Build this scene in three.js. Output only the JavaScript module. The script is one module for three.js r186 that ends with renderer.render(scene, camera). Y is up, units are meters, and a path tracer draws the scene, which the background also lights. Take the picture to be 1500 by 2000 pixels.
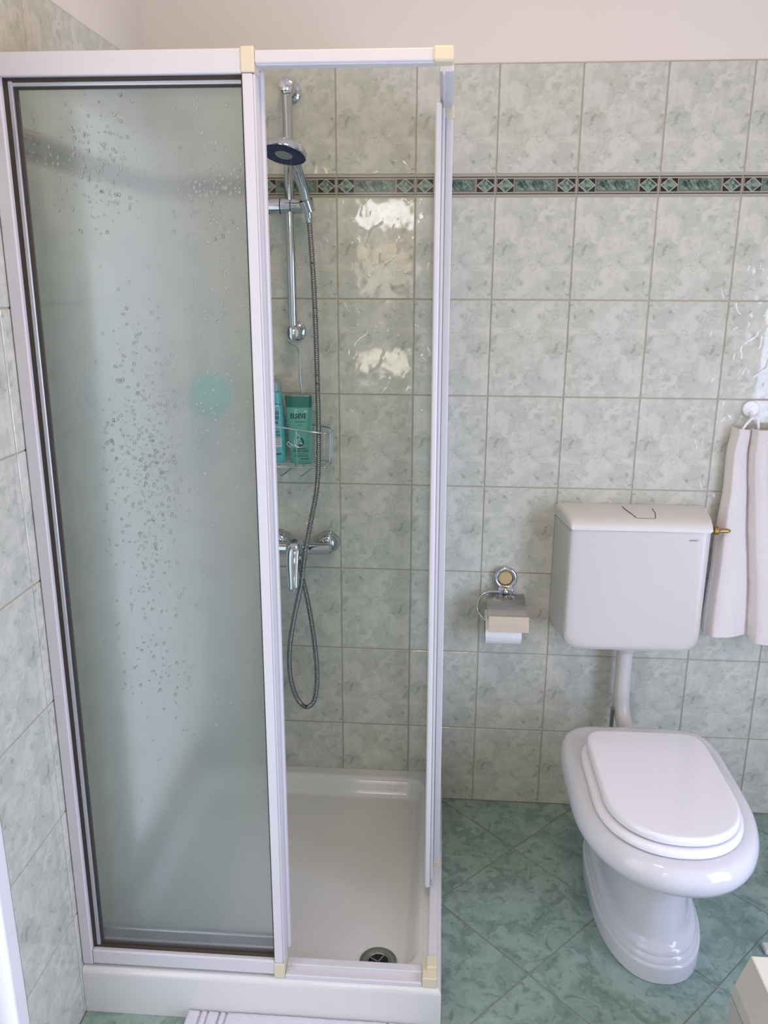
import * as THREE from 'three';
import { RoundedBoxGeometry } from 'three/addons/geometries/RoundedBoxGeometry.js';
import { mergeGeometries, mergeVertices } from 'three/addons/utils/BufferGeometryUtils.js';
import { ImprovedNoise } from 'three/addons/math/ImprovedNoise.js';
import { RectAreaLightUniformsLib } from 'three/addons/lights/RectAreaLightUniformsLib.js';

// ------------------------------------------------------------------ camera, light, exposure
const scene = new THREE.Scene();
const camera = new THREE.PerspectiveCamera(2 * Math.atan(1000 / 1593.5) * 180 / Math.PI, 0.75, 0.05, 50);
camera.position.set(0.2827, 1.5621, 2.2178);
camera.rotation.order = 'YXZ';
camera.rotation.set(-0.27775, 0.07099, 0.00358);
scene.add(camera);

const renderer = new THREE.WebGLRenderer({ antialias: true });
renderer.toneMapping = THREE.LinearToneMapping;
renderer.toneMappingExposure = 1.0;
renderer.shadowMap.enabled = true;
RectAreaLightUniformsLib.init();
scene.background = new THREE.Color(0.55, 0.66, 0.8);

// room extents
const XL = -0.4733, XR = 1.85, ZB = 0, ZR = 3.1, YC = 2.72;
const DOOR = { z0: 1.095, z1: 1.93, y1: 2.02 };           // glazed door in the left wall
const WIN = { z0: 1.15, z1: 2.2, y0: 0.12, y1: 1.75 };   // window in the right wall
const REAR = { x0: -0.32, x1: 0.12, y0: 0.9, y1: 2.08, z: 3.1, panes: [[1.87, 2.03, 11, [1, 0.98, 0.95]], [1.66, 1.79, 4, [1, 0.72, 0.45]], [1.46, 1.64, 3, [1, 0.93, 0.84]], [0.97, 1.1, 8, [1, 0.9, 0.78]]] };   // panes: y0, y1, power, colour

const DAY_DOOR = { color: new THREE.Color(0.9, 0.96, 1.1), power: 2.0 };
const DAY_WIN = { color: new THREE.Color(0.87, 0.98, 1.38), power: 6.1 };
const ADDED_LAMP = { color: new THREE.Color(1.0, 0.65, 0.32), power: 22.5, size: 0.34, x: 0.3, z: 1.2 };  // unseen ceiling lamp, added for warm light on the upper walls
function areaLight(c, w, h, at, to) {
  const l = new THREE.RectAreaLight(c.color, c.power, w, h);
  l.position.set(...at); l.lookAt(...to); scene.add(l); return l;
}
areaLight(DAY_DOOR, DOOR.z1 - DOOR.z0 - 0.1, DOOR.y1 - 0.2, [XL - 0.035, DOOR.y1 / 2, (DOOR.z0 + DOOR.z1) / 2], [5, DOOR.y1 / 2, (DOOR.z0 + DOOR.z1) / 2]);
areaLight(DAY_WIN, WIN.z1 - WIN.z0 - 0.12, WIN.y1 - WIN.y0 - 0.12, [XR + 0.045, (WIN.y0 + WIN.y1) / 2, (WIN.z0 + WIN.z1) / 2], [-5, (WIN.y0 + WIN.y1) / 2, (WIN.z0 + WIN.z1) / 2]);
for (const [a, b, power, c] of REAR.panes) areaLight({ color: new THREE.Color(...c), power }, REAR.x1 - REAR.x0 - 0.1, b - a, [(REAR.x0 + REAR.x1) / 2, (a + b) / 2, REAR.z + 0.065], [(REAR.x0 + REAR.x1) / 2, (a + b) / 2, -5]);
areaLight(ADDED_LAMP, ADDED_LAMP.size, ADDED_LAMP.size, [ADDED_LAMP.x, YC - 0.085, ADDED_LAMP.z], [ADDED_LAMP.x, -5, ADDED_LAMP.z]);

// ------------------------------------------------------------------ helpers
// normals averaged over neighbouring faces that meet at less than the given angle
function toCreasedNormals(geo, angle) {
  const g = geo.index ? geo.toNonIndexed() : geo, p = g.attributes.position, n = p.count, cos = Math.cos(angle), fn = new Float32Array(n), map = new Map(), key = new Array(n);
  const out = new Float32Array(n * 3), a = new THREE.Vector3(), b = new THREE.Vector3(), c = new THREE.Vector3();
  for (let i = 0; i < n; i += 3) {
    a.fromBufferAttribute(p, i); b.fromBufferAttribute(p, i + 1).sub(a); c.fromBufferAttribute(p, i + 2).sub(a); b.cross(c);
    const f = { w: b.clone(), u: b.clone().normalize() };
    for (let k = 0; k < 3; k++) { const j = i + k, h = Math.round(p.getX(j) * 2e5) + ',' + Math.round(p.getY(j) * 2e5) + ',' + Math.round(p.getZ(j) * 2e5); key[j] = h; if (!map.has(h)) map.set(h, []); map.get(h).push(f); fn[j] = 0; key[j] = [h, f]; }
  }
  for (let j = 0; j < n; j++) { const [h, f] = key[j]; a.set(0, 0, 0); for (const q of map.get(h)) if (q.u.dot(f.u) > cos) a.add(q.w); if (a.lengthSq() === 0) a.copy(f.u); a.normalize(); out[j * 3] = a.x; out[j * 3 + 1] = a.y; out[j * 3 + 2] = a.z; }
  g.setAttribute('normal', new THREE.BufferAttribute(out, 3)); return g;
}
let seed = 7;
const rnd = () => { seed = (seed + 0x6D2B79F5) | 0; let t = Math.imul(seed ^ (seed >>> 15), 1 | seed); t = (t + Math.imul(t ^ (t >>> 7), 61 | t)) ^ t; return ((t ^ (t >>> 14)) >>> 0) / 4294967296; };
const noise = new ImprovedNoise();
const N = (x, y, z = 0) => noise.noise(x, y, z);
const fbm = (x, y, z, o = 4) => { let s = 0, a = 0.5, f = 1; for (let i = 0; i < o; i++) { s += a * N(x * f, y * f, z + i * 7.3); a *= 0.5; f *= 2.03; } return s; };
const clamp = (v, a = 0, b = 1) => Math.min(b, Math.max(a, v));
const sstep = (a, b, v) => { const t = clamp((v - a) / (b - a)); return t * t * (3 - 2 * t); };
const lerp = (a, b, t) => a + (b - a) * t;
const V = (x, y, z) => new THREE.Vector3(x, y, z);

const used = {};
function numbered(n) { const k = used[n] = (used[n] ?? -1) + 1; return k ? `${n}_${String(k).padStart(3, '0')}` : n; }
function thing(name, label, category, at, group) {
  const g = new THREE.Group(); g.name = numbered(name); g.position.set(...at);
  g.userData = { label, category }; if (group) g.userData.group = group;
  scene.add(g); return g;
}
function struct(name) { const g = new THREE.Group(); g.name = name; g.userData.kind = 'structure'; scene.add(g); return g; }
const worldPos = o => { const p = V(0, 0, 0); for (let q = o; q; q = q.parent) p.add(q.position); return p; };
// a mesh whose geometry is given in world coordinates, made a child of parent
function part(parent, name, geo, mat, label) {
  const g = Array.isArray(geo) ? merge(geo) : geo;
  const p = worldPos(parent); if (p.lengthSq()) g.translate(-p.x, -p.y, -p.z);
  const m = new THREE.Mesh(g, mat); m.name = numbered(name); m.castShadow = m.receiveShadow = true;
  if (label) m.userData.label = label;
  parent.add(m); return m;
}
function merge(list) {
  const l = list.map(g => { const h = g.index ? g.toNonIndexed() : g.clone(); for (const k of Object.keys(h.attributes)) if (!['position', 'normal', 'uv'].includes(k)) h.deleteAttribute(k);
    if (!h.attributes.uv) h.setAttribute('uv', new THREE.BufferAttribute(new Float32Array(h.attributes.position.count * 2), 2)); return h; });
  return mergeGeometries(l);
}
function box(x0, x1, y0, y1, z0, z1, r = 0.0015, s = 2) {
  const w = x1 - x0, h = y1 - y0, d = z1 - z0; r = Math.min(r, w * 0.49, h * 0.49, d * 0.49);
  const g = r > 0 ? new RoundedBoxGeometry(w, h, d, s, r) : new THREE.BoxGeometry(w, h, d);
  return g.translate((x0 + x1) / 2, (y0 + y1) / 2, (z0 + z1) / 2);
}
function tube(pts, r, seg = 60, rad = 10, closed = false, type = 'centripetal') {
  return new THREE.TubeGeometry(new THREE.CatmullRomCurve3(pts.map(p => V(...p)), closed, type), seg, r, rad, closed);
}
// straight or bent wire with rounded ends
function wire(pts, r, seg, rad = 8) {
  const g = [tube(pts, r, seg ?? pts.length * 6, rad)];
  for (const p of [pts[0], pts[pts.length - 1]]) g.push(new THREE.SphereGeometry(r, rad, 6).translate(...p));
  return merge(g);
}
function lathe(profile, axis = 'y', at = [0, 0, 0], seg = 40) {   // profile: [radius, along]
  const g = new THREE.LatheGeometry(profile.map(p => new THREE.Vector2(Math.max(p[0], 1e-5), p[1])), seg);
  const c = toCreasedNormals(g, 0.6);
  if (axis === 'z') c.rotateX(Math.PI / 2); if (axis === 'x') c.rotateZ(-Math.PI / 2);
  if (axis?.isVector3) c.applyQuaternion(new THREE.Quaternion().setFromUnitVectors(V(0, 1, 0), axis.clone().normalize()));
  return c.translate(...at);
}
// skin over a stack of rings (each a list of Vector3, same count), ends capped
function loft(rings, crease = 0.7, caps = true) {
  const n = rings[0].length, pos = [], idx = [], uv = [];
  rings.forEach((r, j) => r.forEach((p, i) => { pos.push(p.x, p.y, p.z); uv.push(i / n, j / (rings.length - 1)); }));
  for (let j = 0; j < rings.length - 1; j++) for (let i = 0; i < n; i++) {
    const a = j * n + i, b = j * n + (i + 1) % n, c = a + n, d = b + n; idx.push(a, b, d, a, d, c);
  }
  if (caps) for (const [j, flip] of [[0, true], [rings.length - 1, false]]) {
    const c = V(0, 0, 0); rings[j].forEach(p => c.add(p)); c.multiplyScalar(1 / n);
    const k = pos.length / 3; pos.push(c.x, c.y, c.z); uv.push(0.5, j ? 1 : 0);
    for (let i = 0; i < n; i++) { const a = j * n + i, b = j * n + (i + 1) % n; flip ? idx.push(k, b, a) : idx.push(k, a, b); }
  }
  const g = new THREE.BufferGeometry();
  g.setAttribute('position', new THREE.Float32BufferAttribute(pos, 3)); g.setAttribute('uv', new THREE.Float32BufferAttribute(uv, 2)); g.setIndex(idx);
  return toCreasedNormals(g, crease);
}
function extrude(shapePts, depth, bevel = 0, seg = 2) {
  const s = new THREE.Shape(shapePts.map(p => new THREE.Vector2(...p)));
  return new THREE.ExtrudeGeometry(s, { depth, bevelEnabled: bevel > 0, bevelSize: bevel, bevelThickness: bevel, bevelSegments: seg, steps: 1 });
}

// ------------------------------------------------------------------ textures
function dataTex(w, h, f, srgb, repeat) {
  const d = new Uint8Array(w * h * 4);
  for (let y = 0; y < h; y++) for (let x = 0; x < w; x++) {
    const c = f((x + 0.5) / w, (y + 0.5) / h), k = (y * w + x) * 4;
    d[k] = clamp(c[0], 0, 255); d[k + 1] = clamp(c[1], 0, 255); d[k + 2] = clamp(c[2], 0, 255); d[k + 3] = 255;
  }
  const t = new THREE.DataTexture(d, w, h); t.magFilter = THREE.LinearFilter; t.minFilter = THREE.LinearMipmapLinearFilter; t.generateMipmaps = true;
  if (srgb) t.colorSpace = THREE.SRGBColorSpace; if (repeat) t.wrapS = t.wrapT = THREE.RepeatWrapping; t.needsUpdate = true; return t;
}
const mix3 = (a, b, t) => [lerp(a[0], b[0], t), lerp(a[1], b[1], t), lerp(a[2], b[2], t)];
// printed marbling of a wall tile, 0.20 x 0.25 m
function wallMarble(s) {
  return (u, v) => {
    const x = u * 0.2 * 30, y = v * 0.25 * 30;
    const wx = fbm(x * 0.8, y * 0.8, s) * 1.6, wy = fbm(x * 0.8 + 9, y * 0.8, s + 3) * 1.6;
    const a = x * 0.82 - y * 0.45, b = x * 0.5 + y * 0.85;   // veins run up to the right
    const cloud = fbm(x * 0.55 + wx, y * 0.55 + wy, s + 11, 5);
    const vein = Math.pow(clamp(1 - Math.abs(N(a * 0.75 + wx * 1.3, b * 0.32 + wy, s + 20)) * 5.5), 2) * sstep(-0.12, 0.25, fbm(x * 0.6, y * 0.6, s + 30));
    const fleck = sstep(0.16, 0.4, fbm(a * 1.7 + wx, b * 0.8 + wy, s + 40, 5)) * sstep(-0.1, 0.2, cloud);
    const pale = sstep(0.05, 0.35, fbm(x * 1.1 - wx, y * 1.1, s + 50, 4));
    let c = mix3([205, 205, 194], [187, 190, 178], sstep(-0.3, 0.35, cloud));
    c = mix3(c, [211, 211, 198], pale * 0.5);
    c = mix3(c, [158, 164, 148], vein * 0.42);
    c = mix3(c, [154, 160, 144], fleck * 0.42);
    c = mix3(c, [128, 137, 124], sstep(0.3, 0.42, N(x * 1.9, y * 1.9, s + 70)) * sstep(0.1, 0.3, cloud) * 0.4);
    return c;
  };
}
const wallTex = [wallMarble(3.1), wallMarble(41.7)].map(f => dataTex(320, 400, f, true));
// relief of the glaze, height
const wallBump = dataTex(320, 400, (u, v) => {
  const x = u * 0.2, y = v * 0.25, wx = fbm(x * 14, y * 14, 5) * 0.02;
  const lines = Math.pow(clamp(1 - Math.abs(N(x * 26 + wx * 40, y * 15, 8)) * 6), 2) * sstep(-0.05, 0.15, fbm(x * 20, y * 20, 60));
  const h = 128 + fbm(x * 24 + wx, y * 18, 2, 2) * 150 + lines * 70; return [h, h, h];
}, false);
function floorMarble(s) {
  return (u, v) => {
    const x = u * 0.31 * 24, y = v * 0.31 * 24, wx = fbm(x * 0.7, y * 0.7, s) * 1.9, wy = fbm(x * 0.7 + 5, y * 0.7, s + 2) * 1.9;
    const cloud = fbm(x * 0.6 + wx, y * 0.6 + wy, s + 9, 5);
    const vein = Math.pow(clamp(1 - Math.abs(fbm(x * 0.7 + wx, y * 0.7 + wy, s + 15, 4)) * 7), 2);
    const fl = sstep(0.12, 0.4, fbm(x * 1.9 + wx, y * 1.9 + wy, s + 25, 4));
    let c = mix3([150, 172, 163], [124, 148, 138], sstep(-0.3, 0.32, cloud));
    c = mix3(c, [96, 119, 110], vein * 0.4 * sstep(-0.2, 0.2, cloud)); c = mix3(c, [93, 116, 107], fl * 0.5);
    return mix3(c, [163, 184, 176], sstep(0.1, 0.35, fbm(x * 1.3, y * 1.3, s + 33, 4)) * 0.4);
  };
}
const floorTex = [floorMarble(2.2), floorMarble(17.9)].map(f => dataTex(360, 360, f, true));
function canvasTex(w, h, draw, repeat) {
  const c = document.createElement('canvas'); c.width = w; c.height = h; draw(c.getContext('2d'), w, h);
  const t = new THREE.CanvasTexture(c); t.colorSpace = THREE.SRGBColorSpace; t.anisotropy = 8; if (repeat) t.wrapS = t.wrapT = THREE.RepeatWrapping; return t;
}
// border listello print: dark green panels with a diamond at each end
const bandTex = canvasTex(808, 204, (g, w, h) => {
  const line = (y, t, c) => { g.fillStyle = c; g.fillRect(0, y, w, t); };
  g.fillStyle = '#b3ada0'; g.fillRect(0, 0, w, h);
  line(14, 14, '#4b544c'); line(h - 28, 14, '#4b544c'); line(28, 6, '#b9b3a5'); line(h - 34, 6, '#b9b3a5');
  g.fillStyle = '#8c8578'; g.fillRect(0, 34, w, h - 68);
  const marb = (x0, y0, ww, hh, base, s) => {
    const st = 4; for (let y = 0; y < hh; y += st) for (let x = 0; x < ww; x += st) {
      const X = (x0 + x) / 60, Y = (y0 + y) / 60, q = fbm(X + fbm(X, Y, s) * 1.5, Y, s + 4, 4), r = Math.pow(clamp(1 - Math.abs(N(X * 1.1 - Y * 0.9, Y * 0.3, s + 8)) * 4), 2);
      const c = mix3(base, [44, 66, 56], sstep(-0.15, 0.3, q)), d = mix3(c, [164, 176, 164], r * 0.6);
      g.fillStyle = `rgb(${d.map(v => Math.round(v)).join(',')})`; g.fillRect(x0 + x, y0 + y, st, st);
    }
  };
  g.fillStyle = '#6d665c'; g.fillRect(186, 44, 420, h - 88); marb(196, 54, 392, h - 108, [104, 130, 116], 3);
  for (const [x0, x1] of [[12, 176], [624, 796]]) {
    g.fillStyle = '#211f1c'; g.fillRect(x0, 40, x1 - x0, h - 80);
    const cx = (x0 + x1) / 2, cy = h / 2, a = (x1 - x0) / 2, b = (h - 80) / 2 + 6;
    g.save(); g.beginPath(); g.moveTo(cx - a, cy); g.lineTo(cx, cy - b); g.lineTo(cx + a, cy); g.lineTo(cx, cy + b); g.closePath(); g.clip();
    marb(x0, 36, x1 - x0, h - 72, [120, 146, 132], 9 + x0); g.restore();
    g.strokeStyle = '#aaa498'; g.lineWidth = 9; g.beginPath(); g.moveTo(cx - a, cy); g.lineTo(cx, cy - b); g.lineTo(cx + a, cy); g.lineTo(cx, cy + b); g.closePath(); g.stroke();
  }
});
const terry = dataTex(256, 256, (u, v) => { const h = 128 + 90 * (N(u * 64, v * 64, 3) + 0.6 * N(u * 32, v * 32, 9)); return [h, h, h]; }, false, true);
// condensation on the shower glass: dried runs and mist, rough where misted
const mist = dataTex(256, 1024, (u, v) => {
  const X = u * 0.4, Y = v * 1.7, run = fbm(X * 40, Y * 1.2, 4, 3), m = fbm(X * 9, Y * 4, 21, 3), fine = fbm(X * 300, Y * 200, 31, 2);
  const r = 0.78 + run * 0.2 + m * 0.28 + fine * 0.04; const k = 255 * clamp(r, 0.5, 1); return [k, k, k];
}, false);

// ------------------------------------------------------------------ materials
const std = o => new THREE.MeshPhysicalMaterial(o);
const M = {
  tile: wallTex.map(t => std({ map: t, roughness: 0.06, bumpMap: wallBump, bumpScale: 0.0009, specularIntensity: 1 })),
  band: std({ map: bandTex, roughness: 0.2 }),
  bandEdge: std({ color: 0xb8b2a4, roughness: 0.3 }),
  floorTile: floorTex.map(t => std({ map: t, roughness: 0.3 })),
  grout: std({ color: 0xb0aa9c, roughness: 0.9 }),
  floorGrout: std({ color: 0x93928a, roughness: 0.9 }),
  plaster: std({ color: 0xe3dbd2, roughness: 0.9 }),
  ceiling: std({ color: 0xeeeae4, roughness: 0.95 }),
  whitePaint: std({ color: 0xe9e9ec, roughness: 0.35 }),
  frame: std({ color: 0xcfcdd0, roughness: 0.3 }),
  cream: std({ color: 0xd4cbb0, roughness: 0.45 }),
  alu: std({ color: 0xb9bcc0, roughness: 0.3, metalness: 0.6 }),
  gasket: std({ color: 0x3a3228, roughness: 0.7 }),
  enamel: std({ color: 0xd9d9d6, roughness: 0.12 }),
  ceramic: std({ color: 0xd2d2d6, roughness: 0.07 }),
  seat: std({ color: 0xe6e6ea, roughness: 0.16 }),
  plastic: std({ color: 0xcdcac6, roughness: 0.28 }),
  shadedPlastic: std({ color: 0xaeaba3, roughness: 0.45 }),  // box sides and lid chamfer: shade painted in as a darker grey
  litLidPlastic: std({ color: 0xdcdad6, roughness: 0.25 }),  // lighter than the tank: overhead light painted into the lid colour
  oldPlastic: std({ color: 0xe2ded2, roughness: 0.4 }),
  chrome: std({ color: 0xc9ccd0, roughness: 0.06, metalness: 1 }),
  steel: std({ color: 0xa9a8a6, roughness: 0.22, metalness: 1 }),
  hose: std({ color: 0x909194, roughness: 0.25, metalness: 1 }),
  brass: std({ color: 0xb59a63, roughness: 0.3, metalness: 1 }),
  black: std({ color: 0x0b0b0b, roughness: 0.5 }),
  rubber: std({ color: 0x1c1c1c, roughness: 0.6 }),
  blue: std({ color: 0x0d1947, roughness: 0.35 }),
  greyPlastic: std({ color: 0x9c9a98, roughness: 0.35 }),
  towel: std({ color: 0xe6e1de, roughness: 1, bumpMap: terry, bumpScale: 0.0016, sheen: 0.3 }),
  tape: std({ color: 0xf0eeee, roughness: 0.9 }),
  mat: std({ color: 0xdedce6, roughness: 1, bumpMap: terry, bumpScale: 0.0022 }),
  paper: std({ color: 0xf2f1f0, roughness: 0.95 }),
  beige: std({ color: 0xc0a878, roughness: 0.5 }),
  sponge: std({ color: 0x2fb8a6, roughness: 0.8 }),
  glass: std({ color: 0xfafcfb, roughness: 0.19, roughnessMap: mist, transmission: 0.94, thickness: 0.005, ior: 1.48 }),
  clearGlass: std({ color: 0xecf2ef, roughness: 0.25, transmission: 1, thickness: 0, ior: 1.45 }),
  thinWater: std({ color: 0xffffff, roughness: 0.03, transmission: 1, thickness: 0, ior: 1.33 }),
  water: std({ color: 0xffffff, roughness: 0.02, transmission: 1, thickness: 0.002, ior: 1.33 }),
};
M.glass.roughnessMap.needsUpdate = true;
const glow = (c, k) => new THREE.MeshStandardMaterial({ color: 0x222222, roughness: 0.6, emissive: c.color, emissiveIntensity: k });

// ------------------------------------------------------------------ tiles
const TW = 0.202, TH = 0.252, J = 0.0032, TT = 0.0078;    // pitch, joint, thickness
const tileCache = {};
// tile with a small chamfer; face in the plane z = 0 looking +z, lower-left corner at 0,0; uv 0..1 over a whole tile of W x H
function tileGeo(w, h, u0, v0, u1, v1, c = 0.0012) {
  const key = [w, h, u0, v0, u1, v1].map(v => v.toFixed(4)).join();
  if (tileCache[key]) return tileCache[key];
  const P = [], U = [], I = [];
  const ring = (i, z) => { for (const [a, b] of [[0, 0], [1, 0], [1, 1], [0, 1]]) { const x = a ? w - i : i, y = b ? h - i : i; P.push(x, y, z); U.push(lerp(u0, u1, x / w), lerp(v0, v1, y / h)); } };
  ring(c, 0); ring(0, -c); ring(0, -TT);
  I.push(0, 1, 2, 0, 2, 3);
  for (let k = 0; k < 2; k++) for (let i = 0; i < 4; i++) { const a = k * 4 + i, b = k * 4 + (i + 1) % 4, d = a + 4, e = b + 4; I.push(a, d, e, a, e, b); }
  const g = new THREE.BufferGeometry(); g.setAttribute('position', new THREE.Float32BufferAttribute(P, 3)); g.setAttribute('uv', new THREE.Float32BufferAttribute(U, 2)); g.setIndex(I);
  return tileCache[key] = toCreasedNormals(g, 0.2);
}
function placeTile(parent, name, geo, mat, pos, turnY, jit) {
  const m = new THREE.Mesh(geo, mat); m.name = numbered(name); m.position.set(...pos); m.rotation.y = turnY;
  m.rotation.x = (rnd() - 0.5) * jit; m.rotation.y += (rnd() - 0.5) * jit; m.castShadow = m.receiveShadow = true; parent.add(m); return m;
}
const BAND0 = 7 * TH, BAND1 = BAND0 + 0.0535, TTOP = BAND1 + 0.2505;
// rows: [y0, y1, kind]
const ROWS = []; for (let r = 0; r < 7; r++) ROWS.push([r * TH, (r + 1) * TH, 'tile', r]); ROWS.push([BAND0, BAND1, 'band', 7]); ROWS.push([BAND1, TTOP, 'tile', 8]);
function tileWall(parent, s0, s1, k0, k1, off, put) {   // s along the wall, joints at off + k*TW
  for (let k = k0; k < k1; k++) for (const [y0, y1, kind, r] of ROWS) {
    const full0 = off + k * TW, a = Math.max(full0, s0), b = Math.min(full0 + TW, s1); if (b - a < 0.012) continue;
    const w = b - a - J, h = y1 - y0 - (kind === 'band' ? 0.0036 : J);
    let u0 = (a - full0) / TW, u1 = (b - full0) / TW, v0 = 0, v1 = 1;
    const flip = kind === 'tile' && (r === 2 || r === 3 || r === 5); if (flip) { u0 = 1 - u0; u1 = 1 - u1; v0 = 1; v1 = 0; }
    put(kind, tileGeo(w, h, u0, v0, u1, v1), kind === 'band' ? M.band : M.tile[(r + (r > 4 ? 1 : 0)) % 2 === 0 ? 0 : 0], a + J / 2, y0 + J / 2);
  }
}
// back wall
const wallBack = struct('wall_back');
part(wallBack, 'plaster', box(XL - 0.1, XR + 0.1, TTOP, YC, -0.12, -0.0055, 0), M.plaster);
part(wallBack, 'grout', box(XL - 0.1, XR + 0.1, -0.02, TTOP + 0.0005, -0.12, -0.0022, 0), M.grout);
tileWall(wallBack, XL, XR, -3, 10, 0, (kind, g, m, x, y) => placeTile(wallBack, kind === 'band' ? 'border_tile' : 'tile', g, m, [x, y, 0], 0, 0.003));
// left wall up to the door, tiled; face looks +x
const wallLeft = struct('wall_left');
const ZT = 1.052;
part(wallLeft, 'plaster', [box(XL - 0.12, XL - 0.0055, TTOP, YC, -0.006, ZR, 0), box(XL - 0.12, XL - 0.0055, 0, TTOP, DOOR.z1 + 0.07, ZR, 0)], M.plaster);
part(wallLeft, 'grout', box(XL - 0.12, XL - 0.0022, -0.02, TTOP, -0.003, ZT + 0.004, 0), M.grout);
tileWall(wallLeft, -ZT, -0.0005, -6, 1, -0.03, (kind, g, m, s, y) => placeTile(wallLeft, kind === 'band' ? 'border_tile' : 'tile', g, m, [XL, y, -s], Math.PI / 2, 0.003));
// right wall with window opening, rear wall with window opening
const wallRight = struct('wall_right');
part(wallRight, 'plaster', [box(XR, XR + 0.12, 0, WIN.y0, 0, ZR, 0), box(XR, XR + 0.12, WIN.y1, YC, 0, ZR, 0), box(XR, XR + 0.12, WIN.y0, WIN.y1, 0, WIN.z0, 0), box(XR, XR + 0.12, WIN.y0, WIN.y1, WIN.z1, ZR, 0)], M.plaster);
const wallRear = struct('wall_rear');
part(wallRear, 'plaster', [box(XL - 0.12, XR + 0.12, 0, REAR.y0, ZR, ZR + 0.12, 0), box(XL - 0.12, XR + 0.12, REAR.y1, YC, ZR, ZR + 0.12, 0), box(XL - 0.12, REAR.x0, REAR.y0, REAR.y1, ZR, ZR + 0.12, 0), box(REAR.x1, XR + 0.12, REAR.y0, REAR.y1, ZR, ZR + 0.12, 0)], M.plaster);
const ceil = struct('ceiling');
part(ceil, 'slab', box(XL - 0.12, XR + 0.12, YC, YC + 0.12, -0.12, ZR + 0.12, 0), M.ceiling);
// floor: tiles laid on the diagonal
const floor = struct('floor');
part(floor, 'screed', box(XL - 0.12, XR + 0.12, -0.12, -0.0022, -0.12, ZR + 0.12, 0), M.floorGrout);
{
  const DX = 0.4325, DZ = 0.4405, ox = 0.5145, oz = 0.2175;     // diagonal pitch, one crossing of joints
  const j = 0.0022;
  const clipTo = (poly, ax, lim, keepLess) => { const out = []; for (let i = 0; i < poly.length; i++) { const p = poly[i], q = poly[(i + 1) % poly.length], fp = keepLess ? p[ax] <= lim : p[ax] >= lim, fq = keepLess ? q[ax] <= lim : q[ax] >= lim; if (fp) out.push(p); if (fp !== fq) { const t = (lim - p[ax]) / (q[ax] - p[ax]); out.push([lerp(p[0], q[0], t), lerp(p[1], q[1], t)]); } } return out; };
  let n = 0;
  for (let a = -9; a <= 9; a++) for (let b = -9; b <= 9; b++) {
    if ((a + b) % 2 === 0) continue;
    const cx = ox + a * DX / 2, cz = oz + b * DZ / 2;
    let poly = [[cx - DX / 2 + j, cz], [cx, cz + DZ / 2 - j], [cx + DX / 2 - j, cz], [cx, cz - DZ / 2 + j]];
    poly = clipTo(poly, 0, XL + 0.001, false); poly = clipTo(poly, 0, XR - 0.001, true); poly = clipTo(poly, 1, 0.001, false); poly = clipTo(poly, 1, ZR - 0.001, true);
    if (poly.length < 3) continue;
    let ar = 0; poly.forEach((p, i) => { const q = poly[(i + 1) % poly.length]; ar += p[0] * q[1] - q[0] * p[1]; }); if (Math.abs(ar) < 0.0004) continue;
    // hidden under the shower tray
    if (poly.every(p => p[0] < 0.3 && p[1] < 0.82)) continue;
    const c = poly.reduce((s, p) => [s[0] + p[0] / poly.length, s[1] + p[1] / poly.length], [0, 0]);
    const inner = poly.map(p => [lerp(p[0], c[0], 0.006), lerp(p[1], c[1], 0.006)]);
    const P = [], U = [], I = [], turn = Math.floor(rnd() * 4), k = poly.length;
    const uvOf = p => { let u = ((p[0] - cx) / DX + (p[1] - cz) / DZ) + 0.5, v = (-(p[0] - cx) / DX + (p[1] - cz) / DZ) + 0.5; for (let i = 0; i < turn; i++) [u, v] = [v, 1 - u]; return [u, v]; };
    for (const [ring, y] of [[inner, 0], [poly, -0.0012], [poly, -0.008]]) ring.forEach(p => { P.push(p[0] - cx, y, p[1] - cz); U.push(...uvOf(p)); });
    const ccw = ar > 0;
    for (let i = 1; i < k - 1; i++) ccw ? I.push(0, i + 1, i) : I.push(0, i, i + 1);
    for (let r = 0; r < 2; r++) for (let i = 0; i < k; i++) { const A = r * k + i, B = r * k + (i + 1) % k; ccw ? I.push(A, B, B + k, A, B + k, A + k) : I.push(A, B + k, B, A, A + k, B + k); }
    const g = new THREE.BufferGeometry(); g.setAttribute('position', new THREE.Float32BufferAttribute(P, 3)); g.setAttribute('uv', new THREE.Float32BufferAttribute(U, 2)); g.setIndex(I);
    const m = new THREE.Mesh(toCreasedNormals(g, 0.2), M.floorTile[n++ % 2]); m.name = numbered('floor_tile'); m.position.set(cx, 0, cz); m.castShadow = m.receiveShadow = true; floor.add(m);
  }
}
// door in the left wall: casing, leaf frame and lit frosted pane
const door = struct('door_1');
part(door, 'casing', [box(XL - 0.12, XL + 0.012, 0, DOOR.y1 + 0.07, ZT + 0.006, DOOR.z0, 0.004), box(XL - 0.12, XL + 0.012, 0, DOOR.y1 + 0.07, DOOR.z1, DOOR.z1 + 0.07, 0.004), box(XL - 0.12, XL + 0.012, DOOR.y1, DOOR.y1 + 0.07, DOOR.z0, DOOR.z1, 0.004)], M.whitePaint);
part(door, 'leaf_frame', [box(XL - 0.1, XL - 0.05, 0.004, DOOR.y1, DOOR.z0, DOOR.z0 + 0.05, 0.004), box(XL - 0.1, XL - 0.05, 0.004, DOOR.y1, DOOR.z1 - 0.05, DOOR.z1, 0.004), box(XL - 0.1, XL - 0.05, 0.004, 0.1, DOOR.z0 + 0.05, DOOR.z1 - 0.05, 0.003), box(XL - 0.1, XL - 0.05, DOOR.y1 - 0.1, DOOR.y1, DOOR.z0 + 0.05, DOOR.z1 - 0.05, 0.003)], M.whitePaint);
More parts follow.
